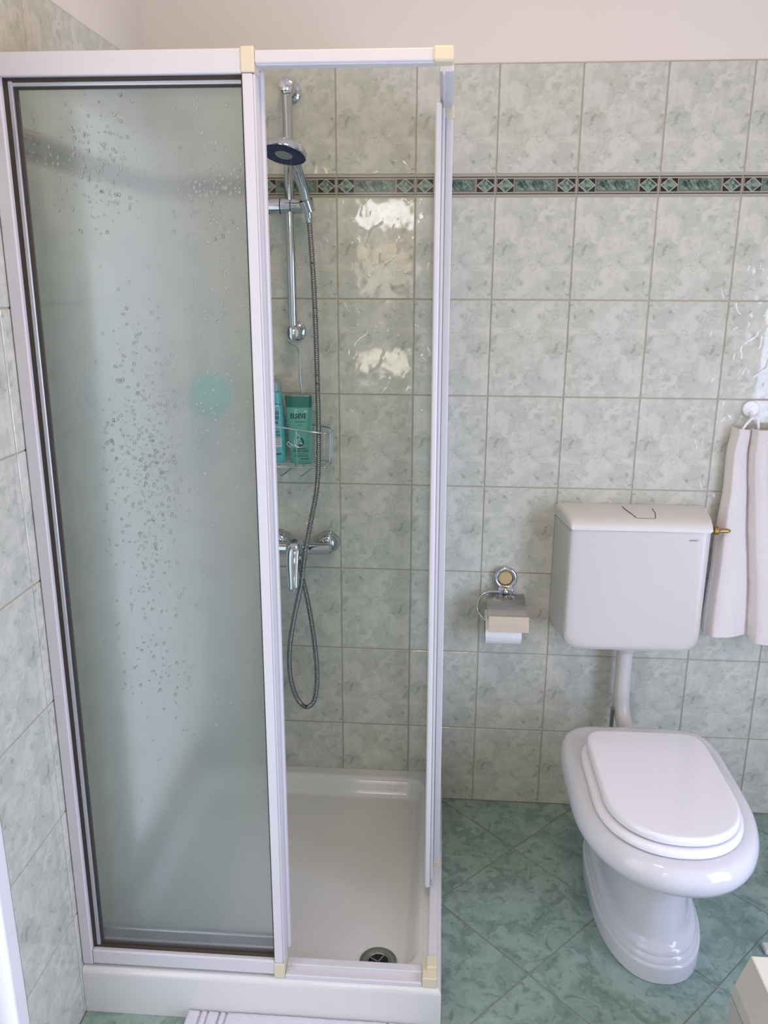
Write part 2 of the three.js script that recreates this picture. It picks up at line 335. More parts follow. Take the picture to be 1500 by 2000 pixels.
part(door, 'window_pane', box(XL - 0.08, XL - 0.07, 0.1, DOOR.y1 - 0.1, DOOR.z0 + 0.05, DOOR.z1 - 0.05, 0), glow(DAY_DOOR, DAY_DOOR.power * 0.25));
part(door, 'door_handle', [lathe([[0, 0], [0.024, 0], [0.024, 0.006], [0.01, 0.008], [0.01, 0.05], [0, 0.05]], 'x', [XL - 0.05, 1.02, DOOR.z1 - 0.025], 20), wire([[XL - 0.005, 1.02, DOOR.z1 - 0.025], [XL - 0.003, 1.02, DOOR.z1 - 0.16]], 0.009, 6)], M.steel);
const win1 = struct('window_1');
{
  const f = (a, b, c, d) => box(XR + 0.05, XR + 0.1, a, b, c, d, 0.004), zm = (WIN.z0 + WIN.z1) / 2;
  part(win1, 'window_frame', [f(WIN.y0, WIN.y1, WIN.z0, WIN.z0 + 0.06), f(WIN.y0, WIN.y1, WIN.z1 - 0.06, WIN.z1), f(WIN.y0, WIN.y0 + 0.06, WIN.z0, WIN.z1), f(WIN.y1 - 0.06, WIN.y1, WIN.z0, WIN.z1), f(WIN.y0, WIN.y1, zm - 0.03, zm + 0.03)], M.whitePaint);
  part(win1, 'window_pane', box(XR + 0.07, XR + 0.076, WIN.y0 + 0.06, WIN.y1 - 0.06, WIN.z0 + 0.06, WIN.z1 - 0.06, 0), glow(DAY_WIN, DAY_WIN.power * 0.25));
  part(win1, 'window_sill', box(XR - 0.03, XR + 0.05, WIN.y0 - 0.03, WIN.y0, WIN.z0 - 0.04, WIN.z1 + 0.04, 0.004), M.whitePaint);
}
const win2 = struct('window_2');
{
  const f = (a, b, c, d) => box(a, b, c, d, ZR + 0.05, ZR + 0.1, 0.004);
  const ys = REAR.panes.map(q => [q[0], q[1]]).sort((p, q) => p[0] - q[0]), bars = []; let y = REAR.y0; for (const [a, b] of ys) { bars.push([y, a]); y = b; } bars.push([y, REAR.y1]);
  part(win2, 'window_frame', [f(REAR.x0, REAR.x0 + 0.05, REAR.y0, REAR.y1), f(REAR.x1 - 0.05, REAR.x1, REAR.y0, REAR.y1), ...bars.map(([a, b]) => f(REAR.x0, REAR.x1, a, b))], M.whitePaint);
  for (const [a, b, power, c] of REAR.panes) part(win2, 'window_pane', box(REAR.x0 + 0.05, REAR.x1 - 0.05, a, b, ZR + 0.07, ZR + 0.076, 0), glow({ color: new THREE.Color(...c) }, power * 0.25));
}
const lamp = thing('added_ceiling_lamp', 'unseen square white ceiling lamp added to warm the upper walls', 'lamp', [ADDED_LAMP.x, YC - 0.07, ADDED_LAMP.z]);
part(lamp, 'housing', box(ADDED_LAMP.x - 0.19, ADDED_LAMP.x + 0.19, YC - 0.05, YC, ADDED_LAMP.z - 0.19, ADDED_LAMP.z + 0.19, 0.006), M.whitePaint);
part(lamp, 'lamp_diffuser', box(ADDED_LAMP.x - ADDED_LAMP.size / 2, ADDED_LAMP.x + ADDED_LAMP.size / 2, YC - 0.075, YC - 0.05, ADDED_LAMP.z - ADDED_LAMP.size / 2, ADDED_LAMP.z + ADDED_LAMP.size / 2, 0.01), glow(ADDED_LAMP, ADDED_LAMP.power * 0.1));

// ------------------------------------------------------------------ shower tray
const TRX0 = XL + 0.0008, TRX1 = 0.309, TRZ0 = 0.0008, TRZ1 = 0.832;
const rim = z => lerp(0.0925, 0.117, z / TRZ1);
const BX0 = -0.425, BX1 = 0.258, BZ0 = 0.04, BZ1 = 0.775;
function trayY(x, z) {
  const qx = Math.abs(x - (BX0 + BX1) / 2) - (BX1 - BX0) / 2 + 0.06, qz = Math.abs(z - (BZ0 + BZ1) / 2) - (BZ1 - BZ0) / 2 + 0.06;
  const d = 0.06 - (Math.hypot(Math.max(qx, 0), Math.max(qz, 0)) + Math.min(Math.max(qx, qz), 0));   // distance inside the basin
  let y = rim(z) - 0.052 * sstep(-0.004, 0.034, d) - 0.006 * sstep(0.03, 0.3, d);
  const e = Math.min(TRX1 - x, TRZ1 - z), r = 0.014; if (e < r) y -= r - Math.sqrt(Math.max(0, r * r - (r - e) ** 2));
  return y;
}
const tray = thing('shower_tray', 'white enamel shower tray on the floor in the tiled corner', 'shower tray', [(TRX0 + TRX1) / 2, 0, (TRZ0 + TRZ1) / 2]);
{
  const nx = 150, nz = 150, P = [], U = [], I = [];
  const ease = (i, n, a, b) => { const t = i / n; return lerp(a, b, t < 0.94 ? t / 0.94 * 0.98 : 0.98 + 0.02 * (1 - (1 - (t - 0.94) / 0.06) ** 2)); };
  for (let k = 0; k <= nz; k++) for (let i = 0; i <= nx; i++) { const x = ease(i, nx, TRX0, TRX1), z = ease(k, nz, TRZ0, TRZ1); P.push(x, trayY(x, z), z); U.push(x, z); }
  for (let k = 0; k < nz; k++) for (let i = 0; i < nx; i++) { const a = k * (nx + 1) + i, b = a + 1, c = a + nx + 1, d = c + 1; I.push(a, c, d, a, d, b); }
  const skirt = (list) => { const s = P.length / 3; list.forEach(a => { P.push(P[a * 3], P[a * 3 + 1], P[a * 3 + 2], P[a * 3], 0.0004, P[a * 3 + 2]); U.push(0, 0, 0, 1); }); for (let i = 0; i < list.length - 1; i++) { const a = s + i * 2; I.push(a, a + 1, a + 3, a, a + 3, a + 2); } };
  const row = Array.from({ length: nx + 1 }, (_, i) => nz * (nx + 1) + i), col = Array.from({ length: nz + 1 }, (_, k) => (nz - k) * (nx + 1) + nx);
  skirt(row); skirt(col);
  const left = Array.from({ length: nz + 1 }, (_, k) => k * (nx + 1)), back = Array.from({ length: nx + 1 }, (_, i) => nx - i); skirt(left); skirt(back);
  const g = new THREE.BufferGeometry(); g.setAttribute('position', new THREE.Float32BufferAttribute(P, 3)); g.setAttribute('uv', new THREE.Float32BufferAttribute(U, 2)); g.setIndex(I);
  g.computeVertexNormals();
  part(tray, 'basin', g, M.enamel);
}
{
  const dx = 0.166, dz = 0.712, dy = trayY(dx, dz);
  const dr = part(tray, 'drain', lathe([[0.0245, -0.004], [0.0245, 0.002], [0.028, 0.0034], [0.036, 0.0038], [0.043, 0.002], [0.0445, -0.002]], 'y', [dx, dy, dz], 48), M.steel, 'round grey metal drain');
  const bars = [0, 1].map(k => new THREE.BoxGeometry(0.05, 0.003, 0.0035).rotateY(Math.PI / 4 * (k ? 1 : -1) + 0.25));
  part(dr, 'drain_cross', merge([...bars, new THREE.TorusGeometry(0.0245, 0.0016, 8, 36).rotateX(Math.PI / 2)]).translate(dx, dy + 0.001, dz), M.steel);
  part(dr, 'drain_hole', lathe([[0, 0.0002], [0.0235, 0.0002], [0.0235, -0.003]], 'y', [dx, dy - 0.0008 + 0.001, dz], 36), M.black);
}
function droplets(parent, name, list, mat) {   // list of [x,y,z,r,flat axis]
  const g = new THREE.SphereGeometry(1, 10, 6); const im = new THREE.InstancedMesh(g, mat, list.length); const p = worldPos(parent), m = new THREE.Matrix4();
  list.forEach(([x, y, z, rx, ry, rz], i) => { m.makeScale(rx, ry, rz).setPosition(x - p.x, y - p.y, z - p.z); im.setMatrixAt(i, m); });
  im.name = numbered(name); im.userData.kind = 'stuff'; im.castShadow = im.receiveShadow = true; parent.add(im); return im;
}
{
  const l = []; for (let i = 0; i < 70; i++) { const x = lerp(-0.03, 0.285, Math.pow(rnd(), 0.7)), z = lerp(0.8285, 0.8312, rnd()), r = lerp(0.0012, 0.0045, rnd() ** 2); l.push([x, trayY(x, z) + 0.0002, z, r * 1.5, r * 0.55, r]); }
  droplets(tray, 'water_droplets', l, M.thinWater);
}

// ------------------------------------------------------------------ shower enclosure (slightly out of plumb: it leans back and in at the top)
const enc = thing('shower_enclosure', 'white framed shower enclosure with misted frosted glass and open corner doors', 'shower enclosure', [(XL + 0.3) / 2, 0.12, 0.41]);
function lean(g) {
  const p = g.attributes.position;
  for (let i = 0; i < p.count; i++) { const x = p.getX(i), y = p.getY(i), z = p.getZ(i), t = (y - 0.13) / 1.75; p.setXYZ(i, x > XL + 0.01 ? x - (x < -0.05 ? 0.004 : 0.03) * t * (x + 0.05) : x, y, z > 0.03 ? z - 0.025 * t * z / 0.82 : z); }
  return g;
}
const eb = (...a) => lean(box(...a));
const FZ = 0.825;
// front, fixed side: wall profile, rails, post
part(enc, 'wall_profile', [eb(XL + 0.001, -0.449, 0.122, 1.913, 0.79, FZ, 0.003)], M.frame);
part(enc, 'top_rail', [eb(-0.449, -0.0475, 1.8765, 1.913, 0.785, FZ, 0.003)], M.frame);
part(enc, 'bottom_rail', [eb(-0.449, -0.0475, 0.1245, 0.16, 0.785, FZ, 0.004)], M.frame);
part(enc, 'post', [eb(-0.0475, -0.03, 0.155, 1.877, 0.787, FZ, 0.0022), eb(-0.031, -0.0265, 0.155, 1.877, 0.787, FZ - 0.004, 0.002)], M.frame);
part(enc, 'top_rail', [eb(-0.0265, 0.268, 1.8905, 1.91, 0.785, FZ - 0.001, 0.003), eb(-0.0265, 0.268, 1.8885, 1.8915, 0.793, FZ - 0.006, 0.001)], M.frame);
part(enc, 'connector', eb(-0.049, -0.0262, 1.8775, 1.9155, 0.784, FZ + 0.0015, 0.0025), M.cream, 'cream plastic connector');
part(enc, 'connector', eb(-0.049, -0.0262, 0.117, 0.1545, 0.784, FZ + 0.0015, 0.0025), M.cream, 'cream plastic connector');
part(enc, 'corner_connector', eb(0.2655, 0.2995, 1.889, 1.9125, 0.79, FZ + 0.002, 0.005, 4), M.cream, 'cream plastic corner connector');
part(enc, 'corner_connector', [eb(0.268, 0.3, 0.114, 0.14, 0.776, FZ + 0.001, 0.003), eb(0.277, 0.3, 0.138, 0.15, 0.772, FZ - 0.02, 0.003)], M.cream, 'cream plastic corner connector');
part(enc, 'threshold_rail', [eb(-0.0262, 0.268, 0.109, 0.1265, 0.783, FZ, 0.003), eb(-0.0262, 0.268, 0.109, 0.134, 0.783, 0.803, 0.002)], M.frame);
// gasket and inner lip of the fixed pane
part(enc, 'gasket', [eb(-0.45, -0.44, 0.158, 1.878, 0.796, 0.815, 0.002), eb(-0.433, -0.429, 0.158, 1.878, 0.798, 0.812, 0.001), eb(-0.449, -0.047, 1.870, 1.8775, 0.796, 0.815, 0.002), eb(-0.449, -0.047, 1.8605, 1.864, 0.798, 0.812, 0.001), eb(-0.449, -0.047, 0.157, 0.167, 0.796, 0.815, 0.002), eb(-0.0515, -0.047, 0.158, 1.878, 0.796, 0.815, 0.001)], M.gasket, 'dark rubber gasket');
part(enc, 'glazing_bead', [eb(-0.4405, -0.4325, 0.166, 1.872, 0.796, 0.816, 0.002), eb(-0.449, -0.05, 1.8635, 1.8705, 0.796, 0.814, 0.002)], M.alu);
{
  const g = box(-0.446, -0.0485, 0.162, 1.875, 0.803, 0.808, 0);
  // uv over the pane
  const p = g.attributes.position, uv = g.attributes.uv; for (let i = 0; i < p.count; i++) uv.setXY(i, (p.getX(i) + 0.446) / 0.4, (p.getY(i) - 0.162) / 1.72);
  const pane = part(enc, 'fixed_glass', lean(g), M.glass, 'misted frosted glass pane');
  const l = [];
  for (let i = 0; i < 2600; i++) {
    const cl = [[-0.31, 1.74, 0.1, 0.1], [-0.12, 1.7, 0.07, 0.12], [-0.22, 1.35, 0.09, 0.2], [-0.23, 1.2, 0.05, 0.16], [-0.1, 1.55, 0.05, 0.25], [-0.3, 1.25, 0.07, 0.2], [-0.25, 0.9, 0.1, 0.25]][Math.floor(rnd() * 7)];
    const gx = (rnd() + rnd() + rnd() - 1.5) * 1.1, gy = (rnd() + rnd() + rnd() - 1.5) * 1.1;
    const x = cl[0] + gx * cl[2], y = cl[1] + gy * cl[3]; if (x < -0.425 || x > -0.055 || y > 1.855) continue;
    const r = lerp(0.0008, 0.003, rnd() ** 2.4), t = (y - 0.13) / 1.75;
    l.push([x - 0.004 * t * (x + 0.05), y, 0.8082 - 0.025 * t * 0.985, r, r * lerp(1, 1.5, rnd()), r * 0.5]);
  }
  droplets(pane, 'water_droplets', l, M.water);
}
// front sliding door, pushed behind the fixed pane
const d1 = part(enc, 'sliding_door', [eb(-0.034, -0.0205, 0.157, 1.889, 0.768, 0.786, 0.005, 3), eb(-0.452, -0.442, 0.157, 1.874, 0.768, 0.782, 0.003), eb(-0.442, -0.034, 1.866, 1.876, 0.768, 0.782, 0.003)], M.frame);
part(d1, 'bottom_rail', eb(-0.442, -0.034, 0.157, 0.184, 0.768, 0.782, 0.003), M.alu);
part(d1, 'door_glass', eb(-0.442, -0.034, 0.184, 1.866, 0.773, 0.777, 0), M.clearGlass);
// right side: rails, wall profile, middle post with connectors, fixed pane, sliding door
part(enc, 'side_top_rail', [eb(0.2755, 0.3, 1.885, 1.913, 0.001, 0.777, 0.002), eb(0.281, 0.285, 1.881, 1.886, 0.001, 0.777, 0.001)], M.frame);
part(enc, 'side_bottom_rail', [eb(0.279, 0.3, 0.098, 0.134, 0.001, 0.777, 0.003)], M.frame);
part(enc, 'side_wall_profile', eb(0.281, 0.304, 0.1, 1.886, 0.001, 0.03, 0.002), M.frame);
part(enc, 'side_post', eb(0.287, 0.302, 0.148, 1.868, 0.452, 0.474, 0.002), M.frame);
part(enc, 'side_connector', eb(0.286, 0.3035, 1.866, 1.89, 0.45, 0.476, 0.002), M.cream, 'cream plastic connector');
part(enc, 'side_connector', eb(0.286, 0.3035, 0.132, 0.149, 0.45, 0.476, 0.002), M.cream, 'cream plastic connector');
part(enc, 'side_glass', eb(0.2935, 0.2975, 0.134, 1.886, 0.03, 0.453, 0), M.clearGlass);
const d2 = part(enc, 'sliding_door', [eb(0.2665, 0.2795, 0.142, 1.881, 0.545, 0.562, 0.005, 3), eb(0.2795, 0.286, 0.156, 1.874, 0.53, 0.548, 0.002), eb(0.269, 0.279, 0.142, 0.16, 0.09, 0.545, 0.002), eb(0.269, 0.279, 1.852, 1.872, 0.09, 0.545, 0.002), eb(0.268, 0.279, 0.142, 1.872, 0.075, 0.092, 0.003)], M.frame);
part(d2, 'door_glass', eb(0.272, 0.276, 0.16, 1.852, 0.092, 0.545, 0), M.clearGlass);

// ------------------------------------------------------------------ shower riser rail
const RX = -0.1105, RZ = 0.06;
const rail = thing('shower_riser_rail', 'chrome shower riser rail screwed to the tiled shower wall', 'shower rail', [RX, 1.43, 0]);
part(rail, 'pole', lathe([[0, 1.43], [0.0124, 1.43], [0.0124, 2.0], [0, 2.0]], 'y', [RX, 0, RZ], 28), M.chrome);
for (const y of [2.0085, 1.428]) {
  part(rail, 'bracket', [lathe([[0, 0], [0.0255, 0], [0.0255, 0.004], [0.021, 0.008], [0.0165, 0.01], [0.0165, 0.022]], 'z', [RX, y, 0.0012], 32),
    lathe([[0, 0.018], [0.0175, 0.018], [0.019, 0.05], [0.019, 0.076], [0.0175, 0.0795], [0.012, 0.0815], [0, 0.082]], 'z', [RX, y, 0], 36)], M.chrome);
}
const hold = part(rail, 'slider', [lathe([[0, -0.185], [0.012, -0.184], [0.0185, -0.178], [0.0192, -0.163]], 'x', [0, 1.738, RZ], 32), lathe([[0.0192, -0.161], [0.0192, -0.1345]], 'x', [0, 1.738, RZ], 32), lathe([[0.0192, -0.132], [0.0188, -0.108]], 'x', [0, 1.738, RZ], 32),
  lathe([[0.0188, -0.106], [0.018, -0.08], [0.0165, -0.062], [0.012, -0.056], [0, -0.055]], 'x', [0, 1.738, RZ], 32)], M.chrome, 'chrome slider with dark ring joints');
for (const x of [-0.133, -0.107, -0.162]) part(hold, 'ring_joint', lathe([[0.0, x - 0.0018], [0.0178, x - 0.0018], [0.0178, x + 0.0018], [0, x + 0.0018]], 'x', [0, 1.738, RZ], 28), M.rubber);
part(hold, 'cradle', lathe([[0.0115, -0.014], [0.0165, -0.014], [0.0185, 0.014], [0.0145, 0.014]], V(-0.25, 0.93, 0.3), [-0.063, 1.737, 0.083], 28), M.chrome);

// hand shower
const HC = V(-0.0955, 1.841, 0.2), HN = V(-0.13, -0.945, 0.30).normalize();
const hs = thing('hand_shower', 'round chrome hand shower with blue spray face resting in the rail slider', 'hand shower', [-0.063, 1.715, 0.08]);
part(hs, 'head', lathe([[0, -0.026], [0.018, -0.0255], [0.036, -0.021], [0.049, -0.013], [0.0527, -0.007], [0.0527, 0.002], [0.0512, 0.004], [0.0505, 0.0038]], HN, HC.toArray(), 56), M.chrome);
const face = part(hs, 'spray_face', lathe([[0.0205, 0.0042], [0.034, 0.0052], [0.0505, 0.0036], [0.0505, 0.001]], HN, HC.toArray(), 56), M.blue, 'dark blue spray face');
part(hs, 'centre_disc', lathe([[0, 0.0066], [0.0165, 0.0062], [0.0205, 0.0042]], HN, HC.toArray(), 40), M.greyPlastic);
{
  const t1 = V(1, 0, 0).cross(HN).normalize(), t2 = HN.clone().cross(t1), g = [];
  for (const [r, n] of [[0.0265, 14], [0.0335, 18], [0.040, 22], [0.0462, 26]]) for (let i = 0; i < n; i++) { const a = i / n * 6.2832 + r * 90, p = HC.clone().addScaledVector(t1, Math.cos(a) * r).addScaledVector(t2, Math.sin(a) * r).addScaledVector(HN, 0.0048); g.push(new THREE.SphereGeometry(0.0015, 6, 4).translate(p.x, p.y, p.z)); }
  const nz = part(face, 'spray_nozzles', g, std({ color: 0x3c5690, roughness: 0.4 })); nz.userData.kind = 'stuff';
}
{
  const c = new THREE.CatmullRomCurve3([V(-0.0605, 1.712, 0.074), V(-0.0635, 1.742, 0.086), V(-0.071, 1.785, 0.108), V(-0.081, 1.825, 0.138), V(-0.089, 1.851, 0.172)]);
  const rings = []; const f = c.computeFrenetFrames(24, false);
  for (let k = 0; k <= 24; k++) { const t = k / 24, p = c.getPointAt(t), w = lerp(0.0105, 0.0145, sstep(0.1, 0.8, t)), d = lerp(0.0105, 0.0115, t), tan = c.getTangentAt(t), sx = V(1, 0, 0).addScaledVector(tan, -tan.x).normalize(), sy = tan.clone().cross(sx); rings.push(Array.from({ length: 20 }, (_, i) => { const a = i / 20 * 6.2832; return p.clone().addScaledVector(sx, Math.cos(a) * w).addScaledVector(sy, Math.sin(a) * d); })); }
  part(hs, 'handle', loft(rings, 1.0), M.chrome);
}
// ribbed hose
{
  const pts = [[-0.0605, 1.714, 0.074], [-0.0575, 1.66, 0.072], [-0.0545, 1.6, 0.07], [-0.05, 1.49, 0.072], [-0.0455, 1.3, 0.082], [-0.0415, 1.16, 0.105], [-0.0475, 1.03, 0.108], [-0.066, 0.93, 0.11], [-0.083, 0.845, 0.112], [-0.098, 0.745, 0.112], [-0.119, 0.655, 0.098], [-0.138, 0.56, 0.085], [-0.1445, 0.475, 0.078], [-0.137, 0.4, 0.07], [-0.118, 0.35, 0.064], [-0.1, 0.336, 0.062], [-0.081, 0.35, 0.062], [-0.0685, 0.4, 0.064], [-0.066, 0.47, 0.066], [-0.072, 0.56, 0.068], [-0.085, 0.66, 0.068], [-0.1, 0.74, 0.066], [-0.111, 0.79, 0.062], [-0.1135, 0.815, 0.06]];
  const hose = thing('shower_hose', 'ribbed grey metal hose looping down from the hand shower to the mixer', 'hose', [-0.1, 0.336, 0.062]);
  const c = new THREE.CatmullRomCurve3(pts.map(p => V(...p)), false, 'centripetal'), L = c.getLength(), seg = Math.floor(L / 0.0014), rad = 9, rings = [];
  for (let k = 0; k <= seg; k++) {
    const t = k / seg, p = c.getPointAt(t), tan = c.getTangentAt(t), sx = V(0, 0, 1).addScaledVector(tan, -tan.z).normalize(), sy = tan.clone().cross(sx);
    const r = 0.0066 + 0.001 * Math.cos(k * Math.PI / 2);
    rings.push(Array.from({ length: rad }, (_, i) => { const a = i / rad * 6.2832; return p.clone().addScaledVector(sx, Math.cos(a) * r).addScaledVector(sy, Math.sin(a) * r); }));
  }
  part(hose, 'tube', loft(rings, 1.2), M.hose);
  part(hose, 'nut', lathe([[0.007, 0], [0.009, 0.002], [0.0095, 0.02], [0.007, 0.024]], 'y', [-0.0602, 1.696, 0.0735], 16), M.chrome); part(hose, 'nut', lathe([[0.007, 0], [0.0095, 0.003], [0.0095, 0.016], [0.007, 0.018]], 'y', [-0.1125, 0.8, 0.0605], 8), M.chrome);
}
// mixer
const mix = thing('mixer_tap', 'chrome single lever shower mixer on the tiled wall', 'tap', [-0.1, 0.834, 0]);
for (const x of [-0.035, -0.172]) part(mix, 'wall_rose', lathe([[0, 0], [0.0335, 0], [0.0335, 0.004], [0.031, 0.013], [0.023, 0.024], [0.015, 0.03], [0, 0.031]], 'z', [x, 0.836, 0.0012], 40), M.chrome);
part(mix, 'body', [lathe([[0, -0.19], [0.013, -0.189], [0.0165, -0.184], [0.0165, -0.14], [0.0185, -0.13], [0.0235, -0.122], [0.0235, -0.096], [0.0185, -0.088], [0.0165, -0.078], [0.0165, -0.023], [0.013, -0.018], [0, -0.017]], 'x', [0, 0.834, 0.06], 36),
  ...[-0.035, -0.172].map(x => lathe([[0, 0.028], [0.0135, 0.028], [0.0135, 0.058], [0, 0.058]], 'z', [x, 0.836, 0], 24)), lathe([[0, 0.0], [0.011, 0.0], [0.011, 0.03]], 'y', [-0.1125, 0.806, 0.06], 20)], M.chrome);
part(mix, 'cartridge_cap', lathe([[0.0235, 0.0], [0.0245, 0.01], [0.024, 0.03], [0.0215, 0.04], [0.015, 0.046], [0, 0.048]], V(-0.05, 0.42, 0.9), [-0.113, 0.838, 0.062], 40), M.chrome);
{
  const c = new THREE.CatmullRomCurve3([V(-0.117, 0.862, 0.092), V(-0.117, 0.851, 0.113), V(-0.1175, 0.82, 0.127), V(-0.1165, 0.775, 0.137), V(-0.115, 0.737, 0.145)]), rings = [];
  for (let k = 0; k <= 28; k++) { const t = k / 28, p = c.getPointAt(t), tan = c.getTangentAt(t), sx = V(1, 0, 0).addScaledVector(tan, -tan.x).normalize(), sy = tan.clone().cross(sx); let w = lerp(0.02, 0.0135, sstep(0.1, 0.9, t)), d = lerp(0.012, 0.0055, sstep(0, 0.6, t)); const e = 1 - Math.max(0, (t - 0.92) / 0.08) ** 2 * 0.5; w *= e; d *= e; rings.push(Array.from({ length: 28 }, (_, i) => { const a = i / 28 * 6.2832, ca = Math.cos(a), sa = Math.sin(a); return p.clone().addScaledVector(sx, Math.sign(ca) * Math.abs(ca) ** 0.7 * w).addScaledVector(sy, Math.sign(sa) * Math.abs(sa) ** 0.8 * d); })); }
  part(mix, 'lever', loft(rings, 1.0), M.chrome);
}
// ------------------------------------------------------------------ wire caddy, bottles, sponge
const BY = 1.078;    // basket floor
const cad = thing('shower_caddy', 'chrome wire basket hooked below the riser rail holding two bottles', 'caddy', [-0.115, BY, 0.06]);
{
  const R = 0.0016, ring = (y, x0, x1, z0, z1, front) => { const p = []; for (let i = 0; i < 40; i++) { const a = i / 40 * 6.2832, c = Math.cos(a), s = Math.sin(a), e = 0.45; p.push([(x0 + x1) / 2 + (x1 - x0) / 2 * Math.sign(c) * Math.abs(c) ** e, y - front * (Math.sign(c) * Math.abs(c) ** e + 0.1), (z0 + z1) / 2 + (z1 - z0) / 2 * Math.sign(s) * Math.abs(s) ** e]); } return p; };
  part(cad, 'hanger', [wire([[-0.124, 1.417, 0.071], [-0.125, 1.407, 0.066], [-0.117, 1.397, 0.055], [-0.106, 1.388, 0.035], [-0.105, 1.375, 0.02], [-0.1005, 1.268, 0.014], [-0.0985, 1.185, 0.012], [-0.098, BY, 0.012]], R, 60)], M.chrome);
  part(cad, 'rim', tube(ring(1.184, -0.215, -0.012, 0.012, 0.115, 0.014), 0.0022, 120, 8, true), M.chrome);
  part(cad, 'basket_wires', [tube(ring(BY, -0.21, -0.017, 0.014, 0.108, 0), R, 120, 8, true), ...Array.from({ length: 9 }, (_, i) => { const x = -0.2 + i * 0.0225; return wire([[x, 1.178, 0.013], [x, 1.12, 0.013], [x, BY + 0.003, 0.014], [x, BY, 0.02], [x, BY, 0.1]], 0.0011, 22, 6); }),
    ...[0.03, 0.05, 0.07, 0.09].map(z => wire([[-0.013, 1.178, z], [-0.0145, 1.13, z], [-0.0165, BY + 0.012, z], [-0.02, BY, z]], 0.0011, 16, 6)), ...[0.04, 0.065, 0.09].map(z => wire([[-0.208, BY, z], [-0.02, BY, z]], 0.0011, 8, 6)),
    wire([[-0.1, 1.178, 0.115], [-0.1, 1.13, 0.1145], [-0.1, BY, 0.108]], 0.0013, 14, 6)], M.chrome);
  part(cad, 'leaf_emblem', [tube([[-0.1, 1.135, 0.1165], [-0.105, 1.152, 0.1165], [-0.098, 1.168, 0.1165], [-0.091, 1.165, 0.1165], [-0.093, 1.15, 0.1165]], 0.0013, 40, 6, true), tube([[-0.1, 1.137, 0.1165], [-0.113, 1.141, 0.1165], [-0.122, 1.148, 0.1165], [-0.125, 1.142, 0.1165], [-0.115, 1.135, 0.1165]], 0.0013, 40, 6, true), wire([[-0.1, 1.136, 0.1165], [-0.09, 1.133, 0.1165], [-0.083, 1.136, 0.1165]], 0.0013, 14, 6)], M.chrome);
  for (const x of [-0.112, -0.057]) part(cad, 'hook', wire([[x, BY, 0.02], [x, BY - 0.008, 0.02], [x - 0.02, BY - 0.02, 0.055], [x - 0.037, BY - 0.029, 0.088], [x - 0.043, BY - 0.024, 0.093]], 0.0018, 30), M.chrome);
}
// bottle body as a stack of rounded ovals: [y, halfW, halfD, exponent]
function bottleGeo(rows, cx, cz, tilt = 0) {
  const n = 48, rings = rows.map(([y, w, d, e = 2]) => Array.from({ length: n }, (_, i) => { const a = -i / n * 6.2832 - Math.PI / 2, c = Math.cos(a), s = Math.sin(a); return V(cx + Math.sign(c) * Math.abs(c) ** (2 / e) * w + tilt * (y - rows[0][0]), y, cz + Math.sign(s) * Math.abs(s) ** (2 / e) * d); }));
  const g = loft(rings, 0.8), p = g.attributes.position, uv = g.attributes.uv, y0 = rows[0][0], y1 = rows[rows.length - 1][0], wm = Math.max(...rows.map(r => r[1]));
  for (let i = 0; i < p.count; i++) uv.setXY(i, 0.5 + (p.getX(i) - cx - tilt * (p.getY(i) - y0)) / (2 * wm), (p.getY(i) - y0) / (y1 - y0));   // flat print on the front
  return g;
}
